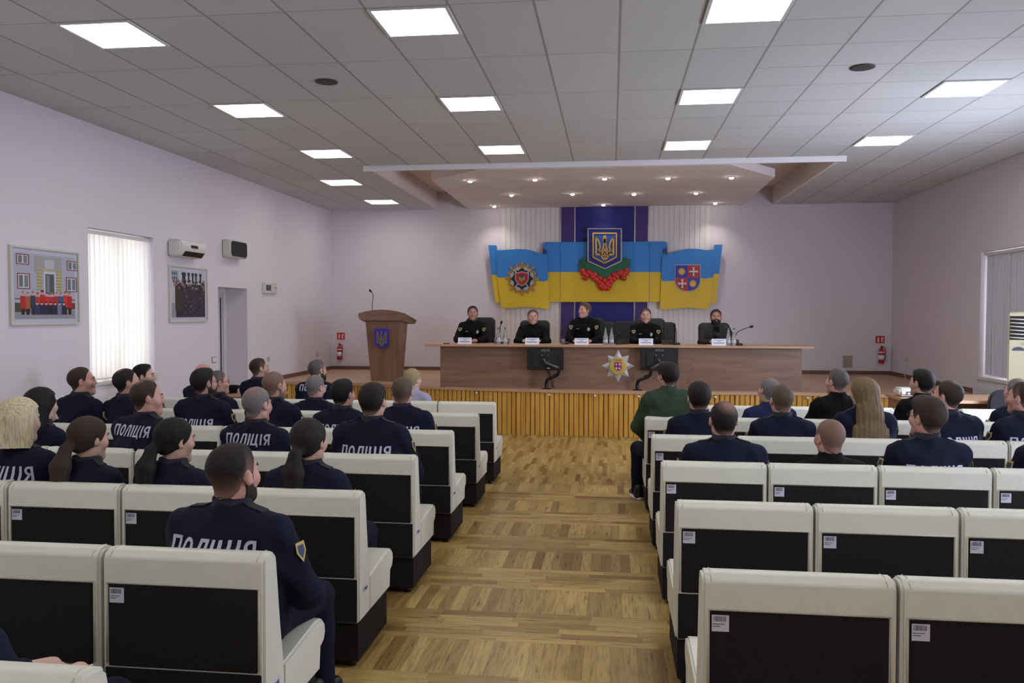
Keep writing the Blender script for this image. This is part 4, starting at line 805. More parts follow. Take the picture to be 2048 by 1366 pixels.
# ------------------------------------------------------------------ bench modules
MW = .645; HB = .895
M_STK = mat('white_sticker', C(206, 206, 226), .5); M_BAR = mat('sticker_ink', C(60, 60, 86), .7)
def bench_module():
    r = empty('bench_seat', (0, 0, 0)); w = MW/2-.006
    # upholstered backrest (cream frame around an inset dark panel); y = 0 is its rear face
    prof = [(.0, .235), (.0, .86), (.012, .885), (.04, HB), (.085, HB-.004), (.108, .87), (.115, .84), (.15, .60), (.175, .47), (.185, .41), (.185, .235)]
    b = MB(); b.prism_yz(prof, -w, w); b.build('backrest', M_CREAM, r, bevel=.010, seg=2)
    sp = [(.18, .235), (.18, .425), (.26, .435), (.42, .452), (.54, .462), (.60, .452), (.632, .42), (.638, .38), (.62, .345), (.58, .33), (.57, .235)]
    b = MB(); b.prism_yz(sp, -w, w); b.build('seat_cushion', M_CREAM, r, bevel=.010, seg=2)
    b = MB(); b.box((-w+.012, .012, .035), (w-.012, .545, .234)); b.build('base', M_DARK, r, bevel=.004)
    for sx in (-1, 1):
        for y in (.06, .5): b = MB(); b.lathe([(0, 0), (.022, 0), (.022, .036), (0, .036)], 10, c=(sx*(w-.06), y, 0)); b.build('foot', M_BLACK, r)
    b = MB(); b.box((-w+.026, -.0045, .462), (w-.026, .002, .768)); b.build('back_panel', M_DARK, r, bevel=.002)
    b = MB(); b.box((-w+.012, -.0045, .242), (w-.012, .002, .456)); b.build('lower_back_panel', M_DARK, r, bevel=.002)
    b = MB(); b.box((-w+.012, -.006, .236), (w-.012, .004, .241)); b.build('metal_strip', M_METAL, r)
    b = MB(); b.tube([(-w+.02, -.003, .773), (w-.02, -.003, .773)], .003, 6); b.tube([(-w+.019, -.003, .47), (-w+.019, -.003, .775)], .003, 6); b.tube([(w-.019, -.003, .47), (w-.019, -.003, .775)], .003, 6)
    b.tube([(-w+.03, .006, .778), (-w+.03, .004, .875), (-w+.03, .04, HB+.001), (-w+.03, .09, HB-.006)], .0022, 6); b.tube([(w-.03, .006, .778), (w-.03, .004, .875), (w-.03, .04, HB+.001), (w-.03, .09, HB-.006)], .0022, 6)
    b.build('piping', M_PIPE, r)
    b = MB(); x0, z0, sw, sh = -w+.032, .700, .057, .056; b.box((x0, -.0055, z0), (x0+sw, -.0044, z0+sh)); b.mi(1)
    R = random.Random(2); x = x0+.005
    while x < x0+sw-.009:
        t = R.choice((.0009, .0013, .002)); b.box((x, -.0058, z0+.034), (x+t, -.0053, z0+.052)); x += t+R.choice((.001, .0015))
    for k, ww in enumerate((.038, .026)): b.box((x0+.003, -.0058, z0+.024-.008*k), (x0+.003+ww, -.0053, z0+.0265-.008*k))
    b.build('inventory_sticker', [M_STK, M_BAR], r)
    return r
proto = bench_module()
ROWS = [('front', 8.65), ('second', 7.50), ('third', 6.25), ('fourth', 5.02), ('fifth', 3.87), ('sixth', 2.75), ('nearest', 1.72)]
ordn = ['aisle-end', 'second-from-aisle', 'third-from-aisle', 'fourth-from-aisle', 'fifth-from-aisle', 'sixth-from-aisle', 'wall-end']
XA = -1.245; XB = .303
for ri, (rn, y) in enumerate(ROWS):
    for side in ('left', 'right'):
        if rn == 'nearest' and side == 'right': continue
        n = 7
        if ri >= 4: n = {4: 6, 5: 4, 6: 3}[ri] if side == 'left' else {4: 4, 5: 3}[ri]
        for k in range(n):
            x = (XA-MW*(k+.5)) if side == 'left' else XB+MW*(k+.5)
            o = copy_tree(proto)
            o.location = (x, y, fz(y)); o.rotation_euler = (-.0145, 0, 0)
            o['label'] = '%s cream and brown bench seat, %s row of the %s block' % (ordn[k], rn, side) if rn != 'nearest' else '%s cream bench seat nearest the photographer, bottom left' % ordn[k]
            o['category'] = 'bench seat'; o['group'] = 'bench seats, %s row of the %s block' % (rn, side)
            if side == 'left' and k == 0 and ri < 6:
                w = MW/2-.006; b = MB(); b.add([(w+.0015, .055, .365), (w+.0015, .135, .375), (w+.0015, .132, .405), (w+.0015, .052, .395)], [(0, 1, 2, 3)]); t = b.build('row_tag', M_STK, o); mo = t.modifiers.new('s', 'SOLIDIFY'); mo.thickness = .001
                q = text_obj('row_number', '%d ряд' % (ri+1), .026, M_BAR, t, (w+.0024, .093, .385), rot=(math.pi/2, 0, math.pi/2), bold=.0004, depth=.0003)

for ch in list(proto.children): bpy.data.objects.remove(ch)
bpy.data.objects.remove(proto)
# ------------------------------------------------------------------ smooth solids: signed distances -> surface nets
class SDF:
    def __init__(s, lo, hi, h):
        s.lo = np.array(lo, float); s.h = h; n = np.ceil((np.array(hi)-s.lo)/h).astype(int)+1
        s.ax = [s.lo[i]+h*np.arange(n[i]) for i in range(3)]; s.F = np.full(n, .05, np.float32); s.R = np.eye(3); s.t = np.zeros(3); s.piv = np.zeros(3)
    def frame(s, R=None, piv=(0, 0, 0)):
        s.R = np.eye(3) if R is None else np.array(R); s.piv = np.array(piv, float); return s
    def _blk(s, c, r):
        c = s.R @ np.array(c)+s.piv; sl = []
        for i in range(3):
            a = int(np.searchsorted(s.ax[i], c[i]-r)); b = int(np.searchsorted(s.ax[i], c[i]+r)); sl.append(slice(a, b))
        sl = tuple(sl)
        if any(q.stop <= q.start for q in sl): return None, None
        G = np.stack(np.meshgrid(*[s.ax[i][sl[i]] for i in range(3)], indexing='ij'), -1)-s.piv
        return sl, G @ s.R                     # into the local frame
    def _put(s, sl, d, k, op):
        f = s.F[sl]
        if op == 'add': h = np.maximum(k-np.abs(f-d), 0)/k; s.F[sl] = np.minimum(f, d)-h*h*k*.25
        elif op == 'sub': d = -d; h = np.maximum(k-np.abs(f-d), 0)/k; s.F[sl] = np.maximum(f, d)+h*h*k*.25
    def cone(s, a, b, ra, rb, k=.02, sx=1, sy=1, op='add'):
        a = np.array(a, float); b = np.array(b, float); c = (a+b)/2; R = np.linalg.norm(b-a)/2+max(ra, rb)*max(sx, sy, 1)+.05
        sl, P = s._blk(c, R)
        if sl is None: return s
        S = np.array([1/sx, 1/sy, 1]); Q = (P-c)*S; A = (a-c)*S; B = (b-c)*S; ab = B-A; t = np.clip(((Q-A) @ ab)/max(ab @ ab, 1e-9), 0, 1)
        d = (np.linalg.norm(Q-A-t[..., None]*ab, axis=-1)-(ra+(rb-ra)*t))*min(sx, sy, 1); s._put(sl, d, k, op); return s
    def ell(s, c, r, k=.02, rot=None, op='add'):
        r = np.array(r, float); sl, P = s._blk(c, max(r)+.05)
        if sl is None: return s
        Q = P-np.array(c)
        if rot is not None: Q = Q @ np.array(rot)
        k0 = np.linalg.norm(Q/r, axis=-1); k1 = np.linalg.norm(Q/(r*r), axis=-1)+1e-9; d = k0*(k0-1)/k1; s._put(sl, d, k, op); return s
    def mesh(s, name, smooth=True):
        F = s.F.astype(np.float64); h = s.h; sg = F < 0; nx, ny, nz = F.shape
        co = [(i, j, k) for i in (0, 1) for j in (0, 1) for k in (0, 1)]
        g = lambda A, c: A[c[0]:nx-1+c[0], c[1]:ny-1+c[1], c[2]:nz-1+c[2]]
        tot = sum(g(sg, c).astype(int) for c in co); act = (tot > 0) & (tot < 8); idx = np.argwhere(act)
        if len(idx) == 0: return bpy.data.meshes.new(name)
        acc = np.zeros((len(idx), 3)); cnt = np.zeros(len(idx))
        fv = {c: F[idx[:, 0]+c[0], idx[:, 1]+c[1], idx[:, 2]+c[2]] for c in co}
        for a in co:
            for x in range(3):
                if a[x]: continue
                b = list(a); b[x] = 1; b = tuple(b); fa, fb = fv[a], fv[b]; m = (fa < 0) != (fb < 0); t = np.where(m, fa/np.where(m, fa-fb, 1), 0)
                p = np.tile(np.array(a, float), (len(idx), 1)); p[:, x] += t; acc[m] += p[m]; cnt[m] += 1
        V = (idx+acc/cnt[:, None])*h+s.lo; vid = np.full(act.shape, -1); vid[tuple(idx.T)] = np.arange(len(idx)); faces = []
        for x in range(3):
            y, z = (x+1) % 3, (x+2) % 3
            s0 = np.take(sg, range(sg.shape[x]-1), axis=x); s1 = np.take(sg, range(1, sg.shape[x]), axis=x); E = np.argwhere(s0 != s1)
            E = E[(E[:, y] > 0) & (E[:, z] > 0) & (E[:, y] < sg.shape[y]-1) & (E[:, z] < sg.shape[z]-1)]
            if not len(E): continue
            def V4(dy, dz): q = E.copy(); q[:, y] -= dy; q[:, z] -= dz; return vid[tuple(q.T)]
            q = np.stack([V4(1, 1), V4(0, 1), V4(0, 0), V4(1, 0)], 1); fl = ~s0[tuple(E.T)]; q[fl] = q[fl][:, ::-1]; faces.append(q)
        Fc = np.concatenate(faces); me = bpy.data.meshes.new(name); me.vertices.add(len(V)); me.vertices.foreach_set('co', V.ravel())
        me.loops.add(Fc.size); me.loops.foreach_set('vertex_index', Fc.ravel().astype(np.int32)); me.polygons.add(len(Fc)); me.polygons.foreach_set('loop_start', np.arange(0, Fc.size, 4, dtype=np.int32))
        me.update(calc_edges=True); me.validate(); me.polygons.foreach_set('use_smooth', [smooth]*len(me.polygons)); return me
def Rz(a): c, s = math.cos(a), math.sin(a); return np.array([[c, -s, 0], [s, c, 0], [0, 0, 1.]])
def Rx(a): c, s = math.cos(a), math.sin(a); return np.array([[1, 0, 0], [0, c, -s], [0, s, c.real]])
def Ry(a): c, s = math.cos(a), math.sin(a); return np.array([[c, 0, s], [0, 1, 0], [-s, 0, c]])
# ------------------------------------------------------------------ people
SKIN = {'fair': C(188, 146, 130), 'pink': C(194, 146, 134), 'tan': C(170, 126, 108), 'light': C(200, 162, 148)}
def skin(k): return mat('skin_'+k, SKIN[k], .5, noise=.06, nscale=30, bump=.05, bscale=90)
def head_sdf(S, R, piv, ear=1.0, fat=1.0, beardy=0):
    S.frame(R, piv)
    S.ell((0, -.018, .030), (.078*fat, .097, .088), .02).ell((0, .022, -.03), (.062*fat, .070, .075), .03)
    S.cone((-.046*fat, .0, -.06), (0, .066, -.092), .024, .024, .03).cone((.046*fat, .0, -.06), (0, .066, -.092), .024, .024, .03)
    S.ell((0, .074, -.094), (.024, .018, .018), .02)
    for x in (-1, 1):
        S.ell((x*.047*fat, .048, -.018), (.026, .03, .028), .03)
        S.ell((x*.084*fat, -.010, -.006), (.0085*ear, .020, .033), .006, rot=Rz(-x*.5) @ Rx(.15)); S.ell((x*.093*fat, -.004, -.004), (.004, .009, .017), .005, op='sub')
        S.ell((x*.031, .094, .012), (.017, .013, .011), .012, op='sub')
    S.cone((-.03, .082, .030), (.03, .082, .030), .010, .010, .02)
    S.cone((0, .090, .018), (0, .105, -.018), .007, .011, .012).ell((-.012, .100, -.022), (.008, .009, .007), .008).ell((.012, .100, -.022), (.008, .009, .007), .008)
    S.ell((0, .090, -.050), (.023, .010, .0065), .006).ell((0, .088, -.061), (.020, .010, .0065), .006); S.cone((-.02, .100, -.0555), (.02, .100, -.0555), .0022, .0022, .004, op='sub')
    S.frame()
def skull_sdf(S, fat):
    S.ell((0, -.018, .030), (.078*fat, .097, .088), .02).ell((0, .022, -.03), (.062*fat, .070, .075), .03)
    S.cone((-.046*fat, .0, -.06), (0, .066, -.092), .024, .024, .03).cone((.046*fat, .0, -.06), (0, .066, -.092), .024, .024, .03).ell((0, .074, -.094), (.024, .018, .018), .02)
    S.cone((0, -.045, -.22), (0, -.012, -.055), .060*fat, .056*fat, .03)
    return S
def hand_sdf(S, w, d, side, curl=.5, up=(0, 0, 1)):
    """w wrist point, d forward direction of the hand, side +1 right / -1 left (thumb inwards)"""
    w = np.array(w, float); d = np.array(d, float); d /= np.linalg.norm(d); u = np.array(up, float); l = np.cross(u, d); l /= np.linalg.norm(l); u = np.cross(d, l); th = l*side
    S.cone(w, w+d*.085, .026, .034, .015); p = w+d*.085
    for k, (o, ln, r) in enumerate(((.028, .070, .0095), (.010, .080, .010), (-.009, .074, .0095), (-.027, .058, .0085))):
        a = p+th*o; b = a+d*ln*.5-u*.006*curl; c = b+d*ln*.5*math.cos(curl)-u*ln*.5*math.sin(curl); S.cone(a, b, r, r*.95, .006).cone(b, c, r*.95, r*.8, .004)
    a = w+d*.03+th*.026; b = a+d*.035+th*.026-u*.004; c = b+d*.034+th*.004-u*.006; S.cone(a, b, .013, .011, .01).cone(b, c, .011, .009, .004)
def pose_seated(crown, w=1.0, lean=0., arms='lap', knees=.13, seat=.45, hunch=0.):
    zs = crown-.315; p = dict(crown=crown, w=w, seat=seat)
    p['hip'] = np.array([0, 0, seat+.10]); p['chest'] = np.array([0, -.045+lean*.55, (seat+.10+zs)/2+.08]); p['neck'] = np.array([0, -.035+lean, zs+.055])
    p['sh'] = {s: np.array([s*.168*w, -.045+lean, zs-.015]) for s in (-1, 1)}
    if arms == 'lap':
        p['el'] = {s: np.array([s*.245*w, .07+lean*.8, zs-.285]) for s in (-1, 1)}; p['wr'] = {s: np.array([s*.10, .30, seat+.185]) for s in (-1, 1)}; p['hd'] = {s: (-s*.5, .85, -.15) for s in (-1, 1)}
    p['kn'] = {s: np.array([s*knees, .43, seat+.065]) for s in (-1, 1)}; p['an'] = {s: np.array([s*(knees+.0), .46, .10]) for s in (-1, 1)}
    return p
def body_mesh(p, R, hp, h, fat=1., ear=1.):
    zs = p['neck'][2]; S = SDF((-.46, -.30, -.0), (.46, .72, p['crown']+.06), h); w = p['w']
    S.cone(p['hip'], p['chest'], .10, .115, .04, sx=1.35*w).cone(p['chest'], p['neck']-np.array([0, 0, .10]), .115, .075, .04, sx=1.4*w)
    S.cone(p['neck']-np.array([0, 0, .06]), hp+np.array([0, -.012, -.055]), .060*fat, .056*fat, .03)
    for s in (-1, 1):
        S.cone(p['neck']-np.array([0, 0, .04]), p['sh'][s], .05, .05, .04).cone(p['sh'][s], p['el'][s], .045, .038, .02).cone(p['el'][s], p['wr'][s], .038, .026, .02)
        hand_sdf(S, p['wr'][s], p['hd'][s], -s)
        S.cone(p['hip']+np.array([s*.08, 0, -.01]), p['kn'][s], .075, .052, .03).cone(p['kn'][s], p['an'][s], .050, .036, .02).cone(p['an'][s]+np.array([0, -.02, -.06]), p['an'][s]+np.array([0, .12, -.068]), .03, .024, .02)
    head_sdf(S, R, hp, ear, fat); return S.mesh('body')
JC = {}
def jacket_mesh(p, kind, h, key):
    if key in JC: return JC[key]
    S = SDF((-.50, -.34, p['seat']-.06), (.50, .66, p['neck'][2]+.12), h); w = p['w']; f = p.get('bulk', 1.); zs = p['sh'][1][2]
    S.cone(p['hip']+np.array([0, .01, .01]), p['chest'], .118*f, .130*f, .04, sx=1.45*w).cone(p['chest'], np.array([0, p['neck'][1], zs-.08]), .130*f, .112*f, .05, sx=1.5*w)
    S.cone(p['sh'][-1]+np.array([.03, 0, -.02]), p['sh'][1]+np.array([-.03, 0, -.02]), .082*f, .082*f, .04)
    for s in (-1, 1):
        S.cone(p['neck']+np.array([s*.02, 0, -.02]), p['sh'][s]+np.array([-s*.005, 0, .012]), .060, .050, .045)
        S.cone(p['sh'][s]+np.array([s*.012, 0, -.01]), p['el'][s], .068*f, .057*f, .025).cone(p['el'][s], p['wr'][s]-np.array([0, 0, 0]), .057*f, .041, .025)
    if kind != 'tee': S.cone(p['neck']+np.array([0, 0, -.04]), p['neck']+np.array([0, .004, .028]), .078, .068, .03)
    X, Y, Z = np.meshgrid(*S.ax, indexing='ij')      # soft folds
    S.F += (.0028*np.sin(34*Z+9*X+5*np.sin(14*X+3))+.0022*np.sin(22*X+17*Y-26*Z)).astype(np.float32)
    S.frame(None); S.ell(tuple(p['neck']+np.array([0, .012, .075])), (.062, .066, .055), .01, op='sub')
    me = S.mesh('jacket'); JC[key] = me; return me
def trouser_mesh(p, h, key):
    key = ('t',)+key
    if key in JC: return JC[key]
    S = SDF((-.36, -.24, .03), (.36, .62, p['seat']+.24), h)
    S.ell(tuple(p['hip']+np.array([0, .01, -.02])), (.185*p['w'], .15, .12), .04)
    for s in (-1, 1): S.cone(p['hip']+np.array([s*.085, .02, -.015]), p['kn'][s], .094, .070, .03).cone(p['kn'][s], p['an'][s]+np.array([0, 0, -.02]), .069, .055, .02)
    X, Y, Z = np.meshgrid(*S.ax, indexing='ij'); S.F += (.003*np.sin(30*Y+12*X)+.0025*np.sin(26*Z+10*X)).astype(np.float32)
    me = S.mesh('trousers'); JC[key] = me; return me
def shoe_mesh(key='shoe'):
    if key in JC: return JC[key]
    S = SDF((-.08, -.14, -.02), (.08, .24, .16), .009); S.cone((0, -.06, .045), (0, .13, .035), .045, .036, .03, sy=1).cone((0, -.06, .05), (0, -.06, .11), .043, .045, .03); S.F = np.maximum(S.F, -(S.ax[2][None, None, :]-.004).astype(np.float32)); me = S.mesh('shoe'); JC[key] = me; return me
def hair_mesh(style, hp_piv, R, h=.006, fat=1.):
    """built straight in head coordinates, then turned with the head"""
    S = SDF((-.24, -.24, -.56 if style in ('long', 'ponytail', 'bob') else -.14), (.24, .15, .17), h if style not in ('long', 'bob') else .008)
    X, Y, Z = np.meshgrid(*S.ax, indexing='ij')
    t = {'buzz': .004, 'fade': .008, 'short': .013, 'thick': .019, 'ring': .008, 'receding': .009, 'ponytail': .012, 'bob': .022, 'long': .014, 'bun': .012, 'loose': .024}[style]
    skull_sdf(S, fat); d0 = S.F.copy(); men = style in ('short', 'thick', 'fade', 'buzz', 'ring', 'receding')
    # hairline height as a function of the depth Y
    if men: zf = np.interp(Y, [-.12, -.085, -.06, -.035, -.015, .005, .022, .030, .055, .068, .12], [-.078, -.082, -.086, -.060, .012, .012, -.018, .034, .074, .100, .14])
    if style == 'receding': zf = np.interp(Y, [-.12, -.085, -.06, -.035, -.015, .005, .022, .030, .045, .12], [-.074, -.078, -.082, -.055, .012, .012, 0, .045, .088, .13])
    if not men: zf = np.interp(Y, [-.12, -.06, -.03, .0, .03, .055, .070, .12], [-.085, -.075, -.050, -.03, .005, .045, .085, .13])
    fadeh = {'fade': .085, 'buzz': .05, 'short': .05, 'thick': .05, 'ring': .05, 'receding': .05}.get(style, .02)
    tap = np.clip((Z-zf)/fadeh, 0, 1); topb = np.where(Z > .05, (.25+.75*np.clip((Y+.01)/.06, 0, 1))*np.clip((Z-.05)/.05, 0, 1), 0) if style in ('short', 'thick', 'fade') else 0
    zf = zf+(.003*np.sin(140*X)+.002*np.sin(310*X+2) if men else 0)
    F_ = d0-(t*(.18+.82*tap)*(1+topb)).astype(np.float32); S.F = F_.astype(np.float32)
    d = zf-Z
    noise = .0015*np.sin(90*X+40*Y)*np.sin(70*Z+30*X)
    F = np.maximum(S.F+.0008*np.sin(120*X+60*Y)*np.sin(110*Z), d*.8+noise)
    if style in ('short', 'thick', 'fade', 'buzz', 'ring', 'receding'):   # clear the ears
        for sx in (-1, 1): F = np.maximum(F, -(np.sqrt(((X-sx*.09*fat)/.022)**2+((Y+.006)/.024)**2+((Z+.006)/.036)**2)-1)*.025)
    S.F = F.astype(np.float32)
    if style == 'ponytail':
        S.cone((0, -.10, -.03), (0, -.135, -.055), .034, .022, .02); S.cone((0, -.13, -.06), (.004, -.150, -.15), .030, .048, .02, sx=1.2).cone((.004, -.150, -.15), (.008, -.142, -.27), .050, .044, .02, sx=1.15).cone((.008, -.142, -.27), (.010, -.13, -.35), .042, .016, .02)
    if style == 'bun': S.ell((0, -.115, -.01), (.038, .036, .036), .01)
    if style == 'bob': S.cone((0, -.06, 0), (0, -.085, -.15), .088, .088, .03, sx=1.12).cone((0, -.085, -.15), (0, -.10, -.20), .080, .05, .02, sx=1.2)
    if style == 'loose':
        S.cone((-.06, -.03, .0), (-.085, -.05, -.17), .052, .046, .03).cone((.06, -.03, 0), (.085, -.05, -.16), .052, .046, .03).cone((0, -.08, 0), (0, -.105, -.20), .065, .065, .03, sx=1.25).cone((-.03, -.10, -.2), (-.05, -.10, -.29), .05, .018, .02).cone((.04, -.1, -.18), (.05, -.11, -.27), .045, .016, .02)
    if style == 'long': S.cone((0, -.055, .02), (0, -.10, -.14), .082, .070, .03, sx=1.15).cone((0, -.10, -.10), (0, -.115, -.30), .055, .066, .02, sx=1.85).cone((0, -.115, -.26), (0, -.12, -.47), .052, .062, .02, sx=2.75)
    if style in ('bob', 'long', 'loose'):      # keep the face free
        m = (Y > .035) & (Z < .075); S.F = np.where(m, np.maximum(S.F, (Y-.035)*.8), S.F)
        X_, = (X,); groove = .002*np.sin(190*X+1.5*np.sin(9*Z)); S.F = (S.F+np.where(Z < .05, groove, groove*.4)).astype(np.float32)
    me = S.mesh('hair'); n = len(me.vertices); co = np.empty(n*3); me.vertices.foreach_get('co', co); co = co.reshape(-1, 3)
    zk = np.interp(co[:, 1], [-.12, -.085, -.06, -.035, -.015, .005, .022, .030, .055, .068, .12], [-.078, -.082, -.086, -.060, .012, .012, -.018, .034, .074, .100, .14])
    dn = np.clip((co[:, 2]-zk)/{'fade': .10, 'buzz': .05}.get(style, .035), 0, 1)**.8 if men else np.ones(n)
    if style == 'buzz': dn = dn*.75
    if style in ('ring', 'receding'):        # bald patch on the crown, hair thinning towards it
        bc, br = ((.012, -.072, .095), .062) if style == 'ring' else ((.004, -.062, .105), .040)
        dist = np.linalg.norm(co-np.array(bc), axis=1); dn = dn*np.clip((dist/br-.45)/.75, 0, 1)**.7
        if style == 'ring': dn = dn*np.where(co[:, 2] > .06, np.clip((np.linalg.norm(co-np.array((0, .02, .115)), axis=1)-.02)/.06, .35, 1), 1)
    at_ = me.attributes.new('hair_cover', 'FLOAT', 'POINT'); at_.data.foreach_set('value', (.15+.85*dn).astype(np.float32))
    co = co @ R.T+np.array(hp_piv); me.vertices.foreach_set('co', co.ravel()); me.update(); return me
HM = {'black': C(14, 13, 16), 'dark': C(26, 22, 22), 'brown': C(50, 40, 34), 'ash': C(84, 72, 62), 'grey': C(112, 108, 110), 'salt': C(84, 80, 82), 'blonde': C(190, 178, 150), 'stubble': C(112, 90, 80), 'dblonde': C(110, 92, 66), 'streaked': C(150, 134, 100)}
def wrap(me, bvh, obj_off, y_from=-1., off=.004):
    pass
def glyph(ch, w=.17):
    """bold block capitals as convex patches in a box of height 1; returns (patches, width)"""
    Q = []; V = lambda x, a=0., b=1.: Q.append([(x, a), (x+w, a), (x+w, b), (x, b)])
    def ring(cx, cy, rx, ry, a0, a1, n):
        for k in range(n):
            t, u = math.radians(a0+(a1-a0)*k/n), math.radians(a0+(a1-a0)*(k+1)/n); q = lambda r, s, e: (cx+r*math.cos(e), cy+s*math.sin(e))
            Q.append([q(rx, ry, t), q(rx, ry, u), q(rx-w, ry-w, u), q(rx-w, ry-w, t)])
    if ch == 'П': V(0); V(.45); Q.append([(0, 1-w*.9), (.62, 1-w*.9), (.62, 1), (0, 1)]); return Q, .62
    if ch == 'О': ring(.33, .5, .33, .5, 0, 360, 20); return Q, .66
    if ch == 'Л': V(.49); Q.append([(.17, 1-w*.9), (.66, 1-w*.9), (.66, 1), (.17, 1)]); Q.append([(.17, 1), (.17+w, 1), (.20, .0), (.02, .0)]); return Q, .66
    if ch == 'І': V(0); return Q, w
    if ch == 'Ц': V(0); V(.42); Q.append([(0, 0), (.66, 0), (.66, w*.9), (0, w*.9)]); Q.append([(.56, -.16), (.68, -.16), (.68, w*.9), (.56, w*.9)]); return Q, .68
    if ch == 'Я': V(.43); Q.append([(.3, 1-w*.9), (.6, 1-w*.9), (.6, 1), (.3, 1)]); Q.append([(.3, .38), (.6, .38), (.6, .38+w*.85), (.3, .38+w*.85)]); ring(.3, .69, .3, .31, 90, 270, 10); Q.append([(.22, .42), (.40, .42), (.19, 0), (0, 0)]); return Q, .60
    if ch == 'Н': V(0); V(.45); Q.append([(0, .42), (.62, .42), (.62, .58), (0, .58)]); return Q, .62
    return Q, .3
def print_on(bv, parent, s, width, zc, m, name='back_lettering', x0=0.):
    """flat print laid onto the cloth: every point is dropped onto the back of the garment"""
    P = []; x = 0
    for ch in s: q, w_ = glyph(ch); P += [[(a+x, b) for a, b in p] for p in q]; x += w_+.17
    tot = x-.17; sc = width/tot; bm = bmesh.new()
    for p in P:
        vs = [bm.verts.new(((a-tot/2)*sc, 0, (b-.5)*sc)) for a, b in p]; bm.faces.new(vs)
    n = int(width/2/.018)+1
    for k in range(-n, n+1):
        for no, co in (((1, 0, 0), (k*.018, 0, 0)), ((0, 0, 1), (0, 0, k*.018))): bmesh.ops.bisect_plane(bm, geom=bm.verts[:]+bm.edges[:]+bm.faces[:], plane_co=co, plane_no=no)
    for v in bm.verts:
        x = v.co.x+x0; z = v.co.z+zc; hit = bv.ray_cast(Vector((x, -1, z)), Vector((0, 1, 0))); v.co = Vector((x, (hit[0].y if hit[0] is not None else -.1)-.004, z))
    me = bpy.data.meshes.new(name); bm.to_mesh(me); bm.free(); me.materials.append(m); me.update(); return link(name, me, parent)
def person(label, x, y, zfl, crown, yaw=0., pitch=0., roll=0., hair='short', hc='dark', sk='fair', top='police', col=None, rot=0., w=1.0, bulk=1., text=None, tw=.32, tz=.345, glasses=False, beard=None, hi=.0, pose=None, fat=1., face=False, patch=0, epaulet=True, grp=None, trcol=None, sneakers=False, brow=None, seat=.44):
    p = pose or pose_seated(crown, w, seat=seat); p['bulk'] = bulk
    if rot or True: pass
    hp = p.get('hp', p['neck']+np.array([0, .030, 0])); hp = np.array([hp[0], hp[1], crown-.121*math.cos(math.radians(pitch))])
    R = Rz(math.radians(yaw)) @ Rx(math.radians(pitch)) @ Ry(math.radians(roll)); h = .0075 if hi else .0115
    root = empty('person', (x, y, zfl), math.radians(rot)); tag(root, label, 'person', grp)
    me = body_mesh(p, R, hp, .0072 if (hi or face) else .0095, fat); me.materials.append(skin(sk)); body = link('body', me, root)
    key = (round(crown, 2), round(w, 2), round(bulk, 2), hi, seat, id(pose) if pose else 0)
    cm = {'police': M_NAVY, 'black': M_BLKC}.get(top) or mat('%s_cloth' % top, col, .85, bump=.3, bscale=14, spec=.2)
    jm = jacket_mesh(p, 'j', h if hi else .0125, key+(0,))
    if len(jm.materials) == 0: jm.materials.append(cm)
    if jm.materials[0] != cm: jm = jm.copy(); jm.materials.clear(); jm.materials.append(cm)
    ja = link('jacket' if top != 'black' else 'jumper', jm, root)
    tm = trouser_mesh(p, .0105 if hi else .015, key)
    if not len(tm.materials): tm.materials.append(trcol or M_TROU)
    link('trousers', tm, root)
    sm_ = shoe_mesh('sneaker' if sneakers else 'shoe')
    if not len(sm_.materials): sm_.materials.append(M_SHOE)
    for s in (-1, 1):
        sh_ = link('shoe', sm_, root, (p['an'][s][0], p['an'][s][1]+.0, 0))
        if sneakers:
            b = MB(); b.prism_xy([(.048*math.cos(t)*(1 if math.sin(t) < .2 else .9), .03+.145*math.sin(t)) for t in [math.pi*k/12 for k in range(24)]], .0, .032); b.build('white_sole', mat('white_rubber', C(220, 220, 226), .6), sh_, bevel=.008)
    if hair:
        hm = hair_mesh(hair, hp, R, .0055 if (hi or face) else .0065, fat); hm.materials.append(hairmat('hair_'+hc+('_long' if hair in ('long', 'ponytail', 'loose', 'bob') else ''), HM[hc], strand=(30, 30, 1.6) if hair in ('long', 'ponytail', 'bob', 'loose') else (60, 60, 30))); ho = link('hair', hm, root)
        ho['label'] = hc+' hair'
        if hair == 'ponytail':
            q = R @ np.array([0, -.133, -.058])+hp; q2 = R @ np.array([0, -.142, -.078])+hp; b = MB(); b.tube([tuple(q), tuple(q2)], .0285, 14); b.build('hair_tie', mat('blue_band', C(50, 60, 160), .6) if brow == 'blue' else mat('dark_red_band', C(70, 24, 34), .6), ho)
    if beard or face:
        if beard:
            S = SDF((-.1, -.04, -.14), (.1, .14, 0.03), .0055); skull_sdf(S, fat); S.ell((0, .088, -.045), (.026, .012, .016), .01); X, Y, Z = np.meshgrid(*S.ax, indexing='ij')
            zb = np.interp(Y, [-.04, .0, .02, .05, .08, .12], [-.05, .0, .012, -.035, -.034, -.034]); F = S.F-.0055*(1 if beard != 'stubble' else .5)
            F = np.maximum(F, (Z-zb)*.8); F = np.maximum(F, (-.012-Y)*.8); F = np.maximum(F, (-.128-Z)); F = np.maximum(F, -(np.sqrt((X/.022)**2+((Z+.055)/.0085)**2+((Y-.105)/.03)**2)-1)*.012); S.F = F.astype(np.float32)
            m2 = S.mesh('beard'); n = len(m2.vertices); co = np.empty(n*3); m2.vertices.foreach_get('co', co); co = co.reshape(-1, 3) @ R.T+hp; m2.vertices.foreach_set('co', co.ravel()); a2 = m2.attributes.new('hair_cover', 'FLOAT', 'POINT'); a2.data.foreach_set('value', np.full(n, .55 if beard == 'stubble' else .92, np.float32)); m2.update(); m2.materials.append(hairmat('hair_'+beard, HM[beard], strand=(60, 60, 30))); link('beard', m2, root)
